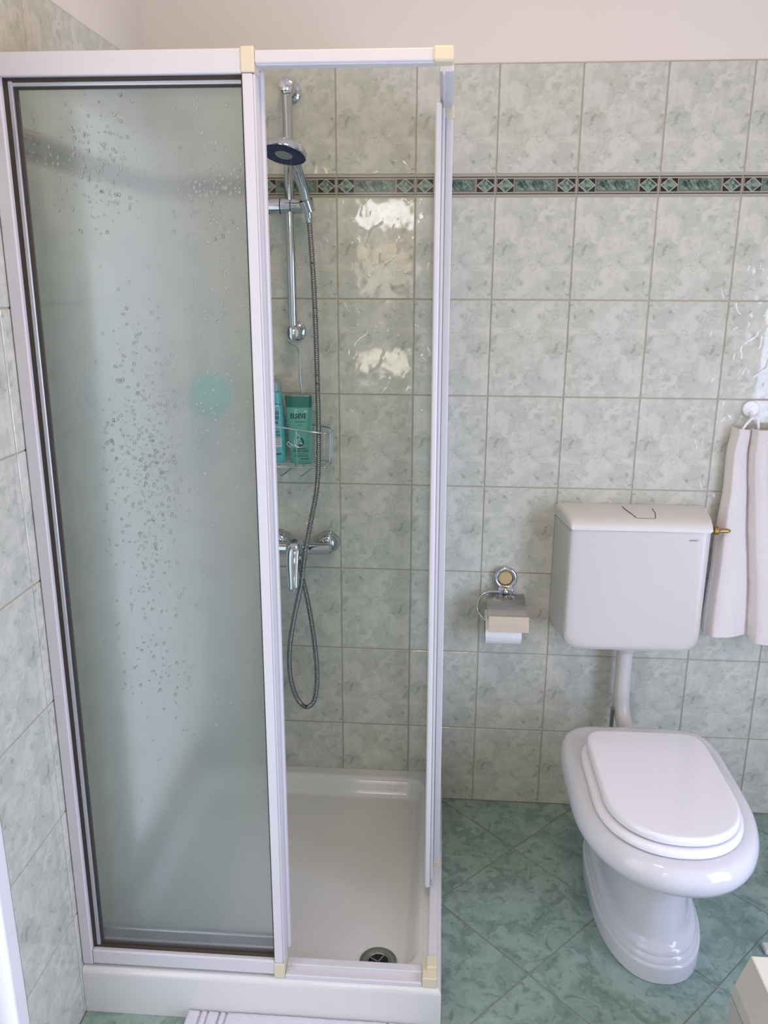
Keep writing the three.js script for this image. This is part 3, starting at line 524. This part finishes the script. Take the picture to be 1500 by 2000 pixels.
{
  const cx = -0.0965, cz = 0.064, y0 = BY + 0.002;
  const b = thing('shampoo_bottle', 'turquoise shampoo bottle with dark green cap in the wire basket, right of two', 'bottle', [cx, y0, cz]);
  const tex = canvasTex(512, 1024, (g, w, h) => {
    g.fillStyle = '#66b0a3'; g.fillRect(0, 0, w, h);
    g.textAlign = 'center'; g.fillStyle = '#12332e'; g.font = '900 112px sans-serif'; g.save(); g.translate(w / 2, 190); g.scale(0.82, 1.05); g.fillText('ELSEVE', 0, 0); g.restore();
    g.font = '600 44px sans-serif'; g.fillText('shampoo', w / 2 + 30, 262); g.font = '500 32px sans-serif'; g.fillText('Argilla', w / 2 + 30, 312);
    g.strokeStyle = '#dff2ee'; g.lineWidth = 9; g.beginPath(); g.ellipse(w / 2 - 30, 66, 26, 26, 0, 0.8, 5.4); g.stroke(); g.beginPath(); g.moveTo(w / 2 + 120, 82); g.lineTo(w / 2 + 150, 52); g.lineTo(w / 2 + 180, 82); g.stroke();
    g.fillStyle = '#0f6458'; g.beginPath(); g.arc(w / 2 + 14, 610, 84, 0, 7); g.fill(); g.fillStyle = '#74bfb0'; g.beginPath(); g.arc(w / 2 - 6, 600, 56, 0, 7); g.fill(); g.fillStyle = '#dff2ee'; g.beginPath(); g.arc(w / 2 + 44, 640, 17, 0, 7); g.fill();
    g.fillStyle = '#12332e'; g.font = '900 46px sans-serif'; g.fillText('SHAMPOO', w / 2 + 20, 750); g.fillText('PURIFICANTE', w / 2 + 20, 796); g.font = '600 34px sans-serif'; g.fillText('capelli grassi', w / 2 + 20, 838);
    g.fillRect(w / 2 - 110, 862, 270, 12); g.fillRect(w / 2 + 10, 912, 160, 14);
  });
  part(b, 'body', bottleGeo([[y0, 0.026, 0.014, 2.6], [y0 + 0.003, 0.0295, 0.0165, 2.6], [y0 + 0.02, 0.0305, 0.019, 2.5], [y0 + 0.07, 0.0325, 0.021, 2.4], [y0 + 0.12, 0.0345, 0.0205, 2.4], [y0 + 0.152, 0.0355, 0.0185, 2.6], [y0 + 0.154, 0.034, 0.017, 2.6]], cx, cz, -0.02), std({ map: tex, roughness: 0.3 }));
  part(b, 'cap', bottleGeo([[y0 + 0.154, 0.0345, 0.0172, 2.6], [y0 + 0.156, 0.0355, 0.0182, 2.6], [y0 + 0.182, 0.0362, 0.016, 3], [y0 + 0.1845, 0.0355, 0.0152, 3], [y0 + 0.185, 0.033, 0.013, 3]], cx - 0.003, cz, -0.02), std({ color: 0x2b786c, roughness: 0.3 }), 'dark green cap');
  part(b, 'cap_edge', bottleGeo([[y0 + 0.1838, 0.0366, 0.0164, 3], [y0 + 0.1856, 0.0366, 0.0164, 3]], cx - 0.0036, cz, 0), M.steel, 'silver edge');
}
{
  const cx = -0.168, cz = 0.058, y0 = BY + 0.002;
  const b = thing('lotion_bottle', 'pale turquoise lotion bottle with clear cap, half behind the white shower post', 'bottle', [cx, y0, cz]);
  const tex = canvasTex(512, 1024, (g, w, h) => {
    g.fillStyle = '#5db5ba'; g.fillRect(0, 0, w, h); g.textAlign = 'center';
    g.fillStyle = '#2f7cc0'; g.beginPath(); g.ellipse(w / 2, 180, 180, 26, 0, 0, 7); g.fill(); g.fillStyle = '#8fd0d4'; g.beginPath(); g.ellipse(w / 2, 196, 150, 18, 0, 0, 7); g.fill();
    g.fillStyle = '#123b48'; g.font = '900 64px sans-serif'; g.fillText('GARNIER', w / 2, 318); g.font = '900 74px sans-serif'; g.fillText('AMBRE', w / 2 + 10, 388); g.font = '900 56px sans-serif'; g.fillText('SOLAIRE', w / 2, 450);
    g.font = '800 60px sans-serif'; g.fillText('after sun', w / 2 + 8, 580); g.fillRect(w / 2 - 150, 602, 310, 12);
    g.fillRect(w / 2 - 40, 690, 70, 80); g.fillRect(w / 2 - 150, 690, 90, 16); g.fillRect(w / 2 - 150, 740, 60, 30); g.fillStyle = '#d5dee0'; g.fillRect(w / 2 + 34, 650, 140, 130); g.fillStyle = '#4d5c62'; for (const y of [664, 690, 716, 742]) g.fillRect(w / 2 + 44, y, 120, 7);
    g.fillStyle = '#123b48'; g.fillRect(w / 2 - 160, 874, 330, 20);
  });
  part(b, 'body', bottleGeo([[y0, 0.026, 0.017], [y0 + 0.004, 0.0295, 0.0205], [y0 + 0.05, 0.03, 0.022], [y0 + 0.11, 0.0285, 0.022], [y0 + 0.145, 0.0265, 0.021], [y0 + 0.165, 0.0245, 0.0205], [y0 + 0.19, 0.0225, 0.02], [y0 + 0.194, 0.0205, 0.019]], cx, cz), std({ map: tex, roughness: 0.25 }));
  part(b, 'cap', lathe([[0, 0.194], [0.0205, 0.194], [0.0222, 0.196], [0.0222, 0.214], [0.0205, 0.2175], [0.015, 0.2225], [0.007, 0.225], [0, 0.2255]], 'y', [cx, y0, cz], 36), std({ color: 0xa9c4c0, roughness: 0.2, transmission: 0.4, thickness: 0.01 }), 'clear whitish cap');
}
{
  const C = V(-0.326, 1.268, 0.115), p = thing('bath_puff', 'round turquoise bath puff blurred behind the frosted glass', 'sponge', [C.x, C.y - 0.06, C.z]);
  const g = new THREE.IcosahedronGeometry(1, 24), a = g.attributes.position;
  for (let i = 0; i < a.count; i++) { const v = V(a.getX(i), a.getY(i), a.getZ(i)).normalize(), r = 0.054 * (1 + 0.1 * N(v.x * 3, v.y * 3, v.z * 3) + 0.16 * Math.abs(N(v.x * 9 + 3, v.y * 9, v.z * 9)) + 0.05 * N(v.x * 24, v.y * 24, v.z * 24)); a.setXYZ(i, v.x * r * 1.02, v.y * r * 1.05, v.z * r * 0.9); }
  g.translate(C.x, C.y, C.z); const g2 = mergeVertices(g.deleteAttribute('normal').deleteAttribute('uv')); g2.computeVertexNormals();
  part(p, 'mesh_ball', g2, M.sponge);
  part(p, 'cord', wire([[C.x + 0.002, C.y + 0.05, 0.1], [C.x - 0.004, C.y + 0.09, 0.06], [C.x - 0.002, C.y + 0.118, 0.026], [C.x + 0.004, C.y + 0.12, 0.024], [C.x + 0.006, C.y + 0.09, 0.062], [C.x + 0.004, C.y + 0.05, 0.1]], 0.0014, 50, 6), M.tape);
  const h = thing('wall_hook', 'small white wall hook holding the puff cord behind the frosted glass', 'hook', [C.x, C.y + 0.125, 0]);
  part(h, 'plate', lathe([[0, 0], [0.014, 0], [0.014, 0.003], [0, 0.005]], 'z', [C.x, C.y + 0.13, 0.0012], 24), M.plastic);
  part(h, 'prong', wire([[C.x, C.y + 0.124, 0.004], [C.x, C.y + 0.115, 0.016], [C.x, C.y + 0.115, 0.03], [C.x, C.y + 0.126, 0.034]], 0.003, 20), M.plastic);
}

// ------------------------------------------------------------------ toilet
const TX = 0.8155;
function dShape(cx, hw, zb, zf, y, zm, nb = 4, nf = 2, n = 96) {
  return Array.from({ length: n }, (_, i) => { const a = i / n * 6.2832, c = Math.cos(a), s = Math.sin(a), f = s > 0, e = 2 / (f ? nf : nb), b = f ? zf - zm : zm - zb; return V(cx + Math.sign(c) * Math.abs(c) ** e * hw, y, zm + Math.sign(s) * Math.abs(s) ** e * b); }).reverse();
}
const wc = thing('toilet', 'white ceramic toilet with closed lid and stepped foot on the green floor', 'toilet', [TX + 0.005, 0, 0.42]);
{
  const S = [[0.0005, .125, .152, .664], [0.004, .1275, .15, .6665], [0.042, .1275, .15, .6665], [0.047, .1255, .152, .6645], [0.0495, .1215, .155, .66], [0.0545, .1215, .155, .66], [0.0625, .1185, .157, .6565], [0.0655, .115, .16, .6525], [0.0705, .115, .16, .6525], [0.078, .112, .162, .649], [0.081, .1075, .166, .644], [0.084, .104, .168, .64], [0.09, .1, .17, .634], [0.11, .097, .172, .628], [0.16, .0955, .174, .622], [0.2, .0985, .174, .622], [0.235, .108, .172, .632], [0.262, .125, .172, .65], [0.285, .146, .175, .678], [0.3, .165, .18, .705], [0.31, .1805, .187, .73], [0.322, .195, .194, .757], [0.335, .2035, .198, .773], [0.35, .207, .1985, .781], [0.366, .2065, .1985, .782], [0.38, .203, .2, .778], [0.39, .197, .203, .771], [0.3965, .188, .209, .762], [0.3985, .176, .22, .748], [0.3985, .1, .27, .66]];
  part(wc, 'bowl', loft(S.map(([y, hw, zb, zf]) => dShape(TX + (y < 0.1 ? 0.006 : 0.003), hw, zb, zf, y, lerp(zb, zf, 0.5), y > 0.25 ? 6 : 3.4, y > 0.25 ? 2.15 : 2.3)), 0.9), M.ceramic);
  const slab = (cx, hw, zb, zf, y0, y1, r, nb, nf, fr) => { const q = []; for (let k = 0; k <= 5; k++) { const a = k / 5 * Math.PI / 2; q.push([y0 + r * (1 - Math.sin(a)) * 0.5, r * (1 - Math.cos(a)) * 0.6]); } q.reverse(); const up = []; for (let k = 0; k <= 7; k++) { const a = k / 7 * Math.PI / 2; up.push([y1 - r + r * Math.sin(a), r * (1 - Math.cos(a))]); } return loft([...[...q].map(([y, d]) => [y, d]), ...up, [y1, r + 0.006]].map(([y, d]) => dShape(cx, hw - d, zb + d, zf - d, y, lerp(zb, zf, fr), nb, nf)), 0.45); };
  part(wc, 'seat', slab(TX - 0.003, .163, .312, .741, .4, .4195, .011, 7, 2.15, 0.58), M.seat);
  part(wc, 'lid', slab(TX + 0.0, .149, .302, .7285, .4225, .4425, .009, 9, 2.2, 0.62), M.seat);
  for (const x of [-0.07, 0.07]) part(wc, 'hinge', lathe([[0, -0.02], [0.009, -0.02], [0.009, 0.02], [0, 0.02]], 'x', [TX + x, 0.409, 0.3], 20), M.seat);
  part(wc, 'bolt_cap', lathe([[0, 0.011], [0.005, 0.01], [0.0085, 0.004], [0.0088, 0]], V(-1, 0.1, 0.15), [0.7215, 0.125, 0.32], 20), M.plastic, 'white bolt cap');
}
// ------------------------------------------------------------------ cistern
const cis = thing('cistern', 'white plastic wall cistern with rounded corners above the toilet', 'cistern', [0.808, 0.585, 0.001]);
{
  const rr = (x0, x1, y0, y1, rb, rt, z, n = 10) => { const p = []; const arc = (cx, cy, r, a0) => { for (let i = 0; i <= n; i++) { const a = a0 + i / n * Math.PI / 2; p.push(V(cx + Math.cos(a) * r, cy + Math.sin(a) * r, z)); } }; arc(x1 - rt, y1 - rt, rt, 0); arc(x0 + rt, y1 - rt, rt, Math.PI / 2); arc(x0 + rb, y0 + rb, rb, Math.PI); arc(x1 - rb, y0 + rb, rb, Math.PI * 1.5); return p; };
  const yb = 0.586;
  const rows = [[0.001, 0], [0.04, 0.0065], [0.1, 0.0165], [0.125, 0.0205], [0.132, 0.023], [0.1365, 0.0275], [0.139, 0.034], [0.14, 0.044], [0.1405, 0.07], [0.1415, 0.15]];
  part(cis, 'tank', loft(rows.map(([z, d], k) => rr(0.604 + d, 1.012 - d, yb + d * 0.12 + (k > 4 ? (d - 0.02) * 0.8 : 0), 0.931, Math.max(0.05 - d * 0.1, 0.02), 0.004, z)), 0.6), M.plastic);
  const lid = [[0.001, 0, 0.968], [0.06, 0.0095, 0.9665], [0.1, 0.0158, 0.963], [0.122, 0.0192, 0.957], [0.135, 0.0215, 0.951], [0.142, 0.024, 0.944], [0.1445, 0.0265, 0.9385]];
  part(cis, 'tank_lid', loft(lid.map(([z, d, y]) => rr(0.6025 + d, 1.0135 - d, 0.9325, y, 0.003, Math.min(0.012, (y - 0.9325) * 0.45), z)), 0.7), M.litLidPlastic);
  // push button: keystone plate in the lid with dark joints at its sides
  const lidY = z => { for (let i = 0; i < lid.length - 1; i++) if (z <= lid[i + 1][0]) return lerp(lid[i][2], lid[i + 1][2], (z - lid[i][0]) / (lid[i + 1][0] - lid[i][0])); return 0.94; };
  const strip = (pts, w, h) => merge(pts.slice(0, -1).map((p, i) => { const q = pts[i + 1], a = V(p[0], lidY(p[1]) + h, p[1]), b = V(q[0], lidY(q[1]) + h, q[1]), d = b.clone().sub(a), g = new THREE.BoxGeometry(w, 0.0008, d.length() + w * 0.4); g.applyQuaternion(new THREE.Quaternion().setFromUnitVectors(V(0, 0, 1), d.clone().normalize())); return g.translate((a.x + b.x) / 2, (a.y + b.y) / 2, (a.z + b.z) / 2); }));
  const bt = part(cis, 'push_button', (() => { const o = [[0.779, 0.03], [0.785, 0.07], [0.8, 0.113], [0.8485, 0.1135], [0.8555, 0.08], [0.8555, 0.03]]; const g = extrude(o.map(([x, z]) => [x, -z]), 0.0006, 0.0004, 1); g.rotateX(-Math.PI / 2); const p = g.attributes.position; for (let i = 0; i < p.count; i++) p.setY(i, p.getY(i) + lidY(p.getZ(i)) + 0.0001); g.computeVertexNormals(); return g; })(), M.litLidPlastic);
  part(bt, 'joint', [strip([[0.779, 0.03], [0.7815, 0.05], [0.785, 0.07], [0.792, 0.092], [0.799, 0.111]], 0.002, 0.0009), strip([[0.8555, 0.045], [0.8555, 0.08], [0.852, 0.097], [0.849, 0.112]], 0.002, 0.0009), strip([[0.8, 0.1135], [0.8485, 0.114]], 0.0009, 0.0006)], std({ color: 0x3a3734, roughness: 0.7 }), 'dark joint line');
  const lg = canvasTex(256, 48, (g, w, h) => { g.fillStyle = '#cdcac6'; g.fillRect(0, 0, w, h); g.fillStyle = '#2c2c2e'; g.font = '900 40px sans-serif'; g.textBaseline = 'middle'; g.fillRect(6, 10, 28, 28); g.fillText('GEBERIT', 44, 26); });
  part(cis, 'maker_mark', new THREE.PlaneGeometry(0.025, 0.0047).translate(0.947, 0.9105, 0.1421), std({ map: lg, roughness: 0.3 }), 'small dark lettering');
  part(cis, 'flush_pipe', [lathe([[0, 0.588], [0.036, 0.588], [0.036, 0.572], [0.032, 0.562], [0.0245, 0.556], [0.0225, 0.548]], 'y', [0.815, 0, 0.06], 32), tube([[0.815, 0.57, 0.06], [0.815, 0.5, 0.06], [0.816, 0.43, 0.06], [0.818, 0.385, 0.062], [0.822, 0.352, 0.078], [0.826, 0.335, 0.11], [0.826, 0.33, 0.21]], 0.0225, 60, 24)], M.plastic);
  part(cis, 'pipe_clip', box(0.7885, 0.7975, 0.3, 0.377, 0.06, 0.075, 0.002), M.steel, 'grey metal clip');
  part(cis, 'inlet_valve', [lathe([[0, 0.99], [0.007, 0.99], [0.007, 1.002], [0.0125, 1.002], [0.0125, 1.012], [0.0075, 1.013], [0.0075, 1.016], [0.0115, 1.018], [0.012, 1.028], [0.0085, 1.033], [0.006, 1.034], [0.006, 1.055], [0, 1.055]], 'x', [0, 0.916, 0.065], 18), wire([[1.05, 0.916, 0.065], [1.062, 0.914, 0.055], [1.066, 0.912, 0.01]], 0.0055, 16)], M.brass, 'brass inlet valve');
}
// ------------------------------------------------------------------ toilet paper
{
  const h = thing('paper_holder', 'chrome wall paper holder with a hinged metal flap left of the cistern', 'paper holder', [0.474, 0.72, 0]);
  part(h, 'rosette', [new THREE.TorusGeometry(0.0275, 0.0062, 14, 48).translate(0.474, 0.744, 0.012), lathe([[0, 0], [0.03, 0], [0.03, 0.006], [0.0225, 0.008]], 'z', [0.474, 0.744, 0.0012], 40)], M.chrome);
  part(h, 'disc', lathe([[0, 0.0125], [0.018, 0.012], [0.0205, 0.009], [0.0205, 0.004]], 'z', [0.474, 0.744, 0.0012], 36), M.beige, 'beige centre disc');
  part(h, 'bracket', [box(0.452, 0.496, 0.708, 0.7195, 0.004, 0.03, 0.004), lathe([[0, 0], [0.008, 0], [0.008, 0.006], [0.005, 0.009], [0, 0.01]], 'z', [0.474, 0.712, 0.03], 20), wire([[0.455, 0.709, 0.027], [0.463, 0.7, 0.04], [0.474, 0.697, 0.043], [0.486, 0.7, 0.04], [0.494, 0.709, 0.027]], 0.0024, 24)], M.chrome);
  part(h, 'arm', wire([[0.456, 0.709, 0.028], [0.43, 0.708, 0.03], [0.408, 0.7, 0.036], [0.396, 0.682, 0.045], [0.397, 0.66, 0.055], [0.41, 0.642, 0.062], [0.422, 0.634, 0.066], [0.53, 0.632, 0.066], [0.538, 0.635, 0.066]], 0.0024, 90), M.chrome);
  const prof = [[0.703, 0.03], [0.697, 0.06], [0.685, 0.09], [0.668, 0.112]], low = [[0.6675, 0.113], [0.648, 0.1215], [0.628, 0.1265]];
  const sheet = (pr, x0, x1, th, r) => { const o = []; const g = []; for (let i = 0; i < pr.length - 1; i++) { const [ya, za] = pr[i], [yb, zb] = pr[i + 1], L = Math.hypot(yb - ya, zb - za), b = new RoundedBoxGeometry(x1 - x0, th, L + th * 0.6, 1, th * 0.3); b.rotateX(-Math.atan2(yb - ya, zb - za)); g.push(b.translate((x0 + x1) / 2, (ya + yb) / 2, (za + zb) / 2)); } return merge(g); };
  const smooth = new THREE.CatmullRomCurve3(prof.map(([y, z]) => V(0, y, z))).getPoints(12).map(p => [p.y, p.z]);
  const fl = part(h, 'flap', sheet(smooth, 0.42, 0.527, 0.0014), M.steel, 'brushed metal flap');
  part(fl, 'flap_lip', sheet(low, 0.424, 0.5345, 0.0014), std({ color: 0xcdc4b2, roughness: 0.35, metalness: 0.5 }));  // cream colour paints a bright reflection onto the steel lip
  const r = thing('toilet_roll', 'white toilet paper roll half covered by the metal flap', 'toilet roll', [0.467, 0.57, 0.068]);
  part(r, 'paper', lathe([[0.02, -0.05], [0.0465, -0.05], [0.048, -0.0485], [0.048, 0.0485], [0.0465, 0.05], [0.02, 0.05]], 'x', [0.467, 0.618, 0.068], 48), M.paper);
  part(r, 'core', lathe([[0.02, -0.0495], [0.02, 0.0495], [0.0185, 0.0495], [0.0185, -0.0495], [0.02, -0.0495]], 'x', [0.467, 0.618, 0.068], 32), std({ color: 0xa58f70, roughness: 0.9 }), 'cardboard core');
  const tailP = []; for (let k = 0; k <= 10; k++) { const a = lerp(1.2, -0.25, k / 10); tailP.push([0.618 + Math.sin(a) * 0.0492, 0.068 + Math.cos(a) * 0.0492]); }
  part(r, 'loose_sheet', sheet(tailP, 0.4172, 0.5168, 0.0008), M.paper);
}
// ------------------------------------------------------------------ towel on its hook
{
  const hk = thing('towel_hook', 'round white stick-on hook holding the towel loop', 'hook', [1.094, 1.225, 0]);
  part(hk, 'plate', lathe([[0, 0], [0.021, 0], [0.0215, 0.003], [0.02, 0.006], [0, 0.0075]], 'z', [1.096, 1.236, 0.0012], 36), M.whitePaint);
  part(hk, 'prong', [wire([[1.0965, 1.23, 0.006], [1.0965, 1.217, 0.018], [1.0965, 1.213, 0.034], [1.0965, 1.222, 0.043]], 0.0045, 24, 10)], M.whitePaint);
  const tw = thing('hand_towel', 'white terry hand towel hanging from the round hook right of the cistern', 'towel', [1.15, 0.59, 0.05]);
  const nu = 90, nv = 90, P = [], U = [], I = [];
  const front = (u, v) => {
    const xl = lerp(1.0515, 1.0335, sstep(0.1, 1, v)) + 0.004 * N(v * 5, 2) + (v < 0.14 ? -0.006 * sstep(0.02, 0.12, v) : -0.006), xr = lerp(1.165, 1.29, sstep(0, 1, v));
    const x = lerp(xl, xr, u), cr = lerp(0.42, 0.47, v);
    const A = 0.020 + 0.012 * v;
    let z = 0.034 + 0.022 * v + A * 0.55 * Math.cos((u / cr - 0.32) * 3.4) * (u < cr ? 1 : 0) + (u >= cr ? A * 0.7 * Math.sin(clamp((u - cr) / (1 - cr) * 1.3 + 0.1) * Math.PI) : 0);
    z += 0.014 * sstep(0, 0.03, u - cr) * (u >= cr ? 1 : 0); z -= 0.006 * Math.exp(-(((u - cr) / 0.03) ** 2));
    z -= 0.02 * sstep(0.08, 0, u) + 0.01 * sstep(0.92, 1, u);
    z += 0.004 * fbm(u * 6, v * 5, 3, 3);
    const yb = u < cr ? 0.609 + 0.002 * N(u * 9, 1) : 0.596 + 0.004 * u, yt = 1.19 - 0.006 * Math.sin(u * 3.1) + (u > cr ? 0.004 : 0);
    return V(x, lerp(yt, yb, v), Math.max(z, 0.016));
  };
  for (const side of [0, 1]) for (let j = 0; j <= nv; j++) for (let i = 0; i <= nu; i++) { const p = front(i / nu, j / nv); if (side) p.z = Math.max(0.0025, p.z - 0.0115); P.push(p.x, p.y, p.z); U.push(i / nu * 3, j / nv * 7); }
  const W = nu + 1, B = W * (nv + 1);
  for (let j = 0; j < nv; j++) for (let i = 0; i < nu; i++) { const a = j * W + i, b = a + 1, c = a + W, d = c + 1; I.push(a, c, d, a, d, b, B + a, B + d, B + c, B + a, B + b, B + d); }
  const edge = l => { for (let i = 0; i < l.length - 1; i++) { const a = l[i], b = l[i + 1]; I.push(a, b, B + b, a, B + b, B + a); } };
  edge(Array.from({ length: W }, (_, i) => i)); edge(Array.from({ length: nv + 1 }, (_, j) => j * W + nu)); edge(Array.from({ length: W }, (_, i) => nv * W + nu - i)); edge(Array.from({ length: nv + 1 }, (_, j) => (nv - j) * W));
  const g = new THREE.BufferGeometry(); g.setAttribute('position', new THREE.Float32BufferAttribute(P, 3)); g.setAttribute('uv', new THREE.Float32BufferAttribute(U, 2)); g.setIndex(I);
  part(tw, 'cloth', toCreasedNormals(g, 1.1), M.towel);
  const lp = tube([[1.071, 1.183, 0.03], [1.081, 1.203, 0.035], [1.092, 1.218, 0.04], [1.101, 1.219, 0.04], [1.109, 1.203, 0.035], [1.113, 1.183, 0.032]], 0.0036, 40, 8); part(tw, 'loop', lp, M.tape);
}
// ------------------------------------------------------------------ bath mat
{
  const mt = thing('bath_mat', 'white terry bath mat on the floor against the shower tray', 'bath mat', [0.01, 0, 1.1]);
  const x0 = -0.241, x1 = 0.262, z0 = 0.834, z1 = 1.5, nx = 220, nz = 60, P = [], U = [], I = [], h = (x, z) => {
    const e = Math.min(x - x0, x1 - x, z - z0, z1 - z), r = 0.008; let y = 0.029 - (e < r ? r - Math.sqrt(Math.max(0, r * r - (r - e) ** 2)) : 0);
    for (const xg of [-0.212, -0.196, -0.17, -0.155, 0.196, 0.222, 0.236]) y -= 0.009 * Math.exp(-(((x - xg) / 0.0022) ** 2)) * (e > 0.002 ? 1 : 0.5);
    return y + 0.0015 * N(x * 40, z * 40);
  };
  for (let k = 0; k <= nz; k++) for (let i = 0; i <= nx; i++) { const x = lerp(x0, x1, i / nx), t = k / nz, z = lerp(z0, z1, t < 0.15 ? t * t / 0.15 * 0.5 : 0.075 + (t - 0.15) / 0.85 * 0.925); P.push(x, h(x, z), z); U.push(x * 12, z * 12); }
  for (let k = 0; k < nz; k++) for (let i = 0; i < nx; i++) { const a = k * (nx + 1) + i, b = a + 1, c = a + nx + 1, d = c + 1; I.push(a, c, d, a, d, b); }
  const loop = []; for (let i = 0; i <= nx; i++) loop.push(nz * (nx + 1) + i); for (let k = nz - 1; k >= 0; k--) loop.push(k * (nx + 1) + nx); for (let i = nx - 1; i >= 0; i--) loop.push(i); for (let k = 1; k <= nz; k++) loop.push(k * (nx + 1));
  const s = P.length / 3; loop.forEach(a => { P.push(P[a * 3], 0.0006, P[a * 3 + 2]); U.push(P[a * 3] * 12, P[a * 3 + 2] * 12 + 0.2); });
  for (let i = 0; i < loop.length - 1; i++) I.push(loop[i], s + i, s + i + 1, loop[i], s + i + 1, loop[i + 1]);
  const g = new THREE.BufferGeometry(); g.setAttribute('position', new THREE.Float32BufferAttribute(P, 3)); g.setAttribute('uv', new THREE.Float32BufferAttribute(U, 2)); g.setIndex(I);
  part(mt, 'pile', toCreasedNormals(g, 1.2), M.mat);
}
// ------------------------------------------------------------------ white box at lower right, scrap on the floor
{
  const bx = thing('storage_box', 'off-white plastic box with chamfered lid at the lower right corner', 'box', [1.03, 0, 1.15]);
  const sect = (x0, x1, z0, z1, y) => [V(x0, y, z1), V(x1, y, z1), V(x1, y, z0), V(x0, y, z0)];
  const H = 0.35;
  part(bx, 'body', loft([[0, 0.004], [0.003, 0], [H - 0.062, 0]].map(([y, d]) => sect(0.84 + d + (H - y) * 0.02, 1.2 - d, 0.965 + d, 1.4 - d, y + 0.0004)), 0.3), M.shadedPlastic, 'side walls painted darker grey for shade');
  part(bx, 'lid', loft([[H - 0.0585, 0.002], [H - 0.057, 0], [H - 0.034, 0.004], [H - 0.002, 0.041]].map(([y, d]) => sect(0.841 + d, 1.199 - d, 0.964 + (d < 0.01 ? d : -0.031 + (d - 0.041)), 1.401 - d, y)), 0.3), M.shadedPlastic);  // chamfer takes the same painted shade as the sides
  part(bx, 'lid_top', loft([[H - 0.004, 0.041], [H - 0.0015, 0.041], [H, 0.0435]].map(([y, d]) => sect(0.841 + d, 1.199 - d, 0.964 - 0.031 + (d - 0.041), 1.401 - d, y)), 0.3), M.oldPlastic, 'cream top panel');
}
{
  const f = thing('plastic_cap', 'small pale plastic piece on the floor tiles beyond the white box', 'cap', [1.105, 0, 0.545]);
  part(f, 'shell', box(1.0885, 1.13, 0.0006, 0.014, 0.53, 0.56, 0.004, 3), M.plastic);
}
renderer.render(scene, camera);
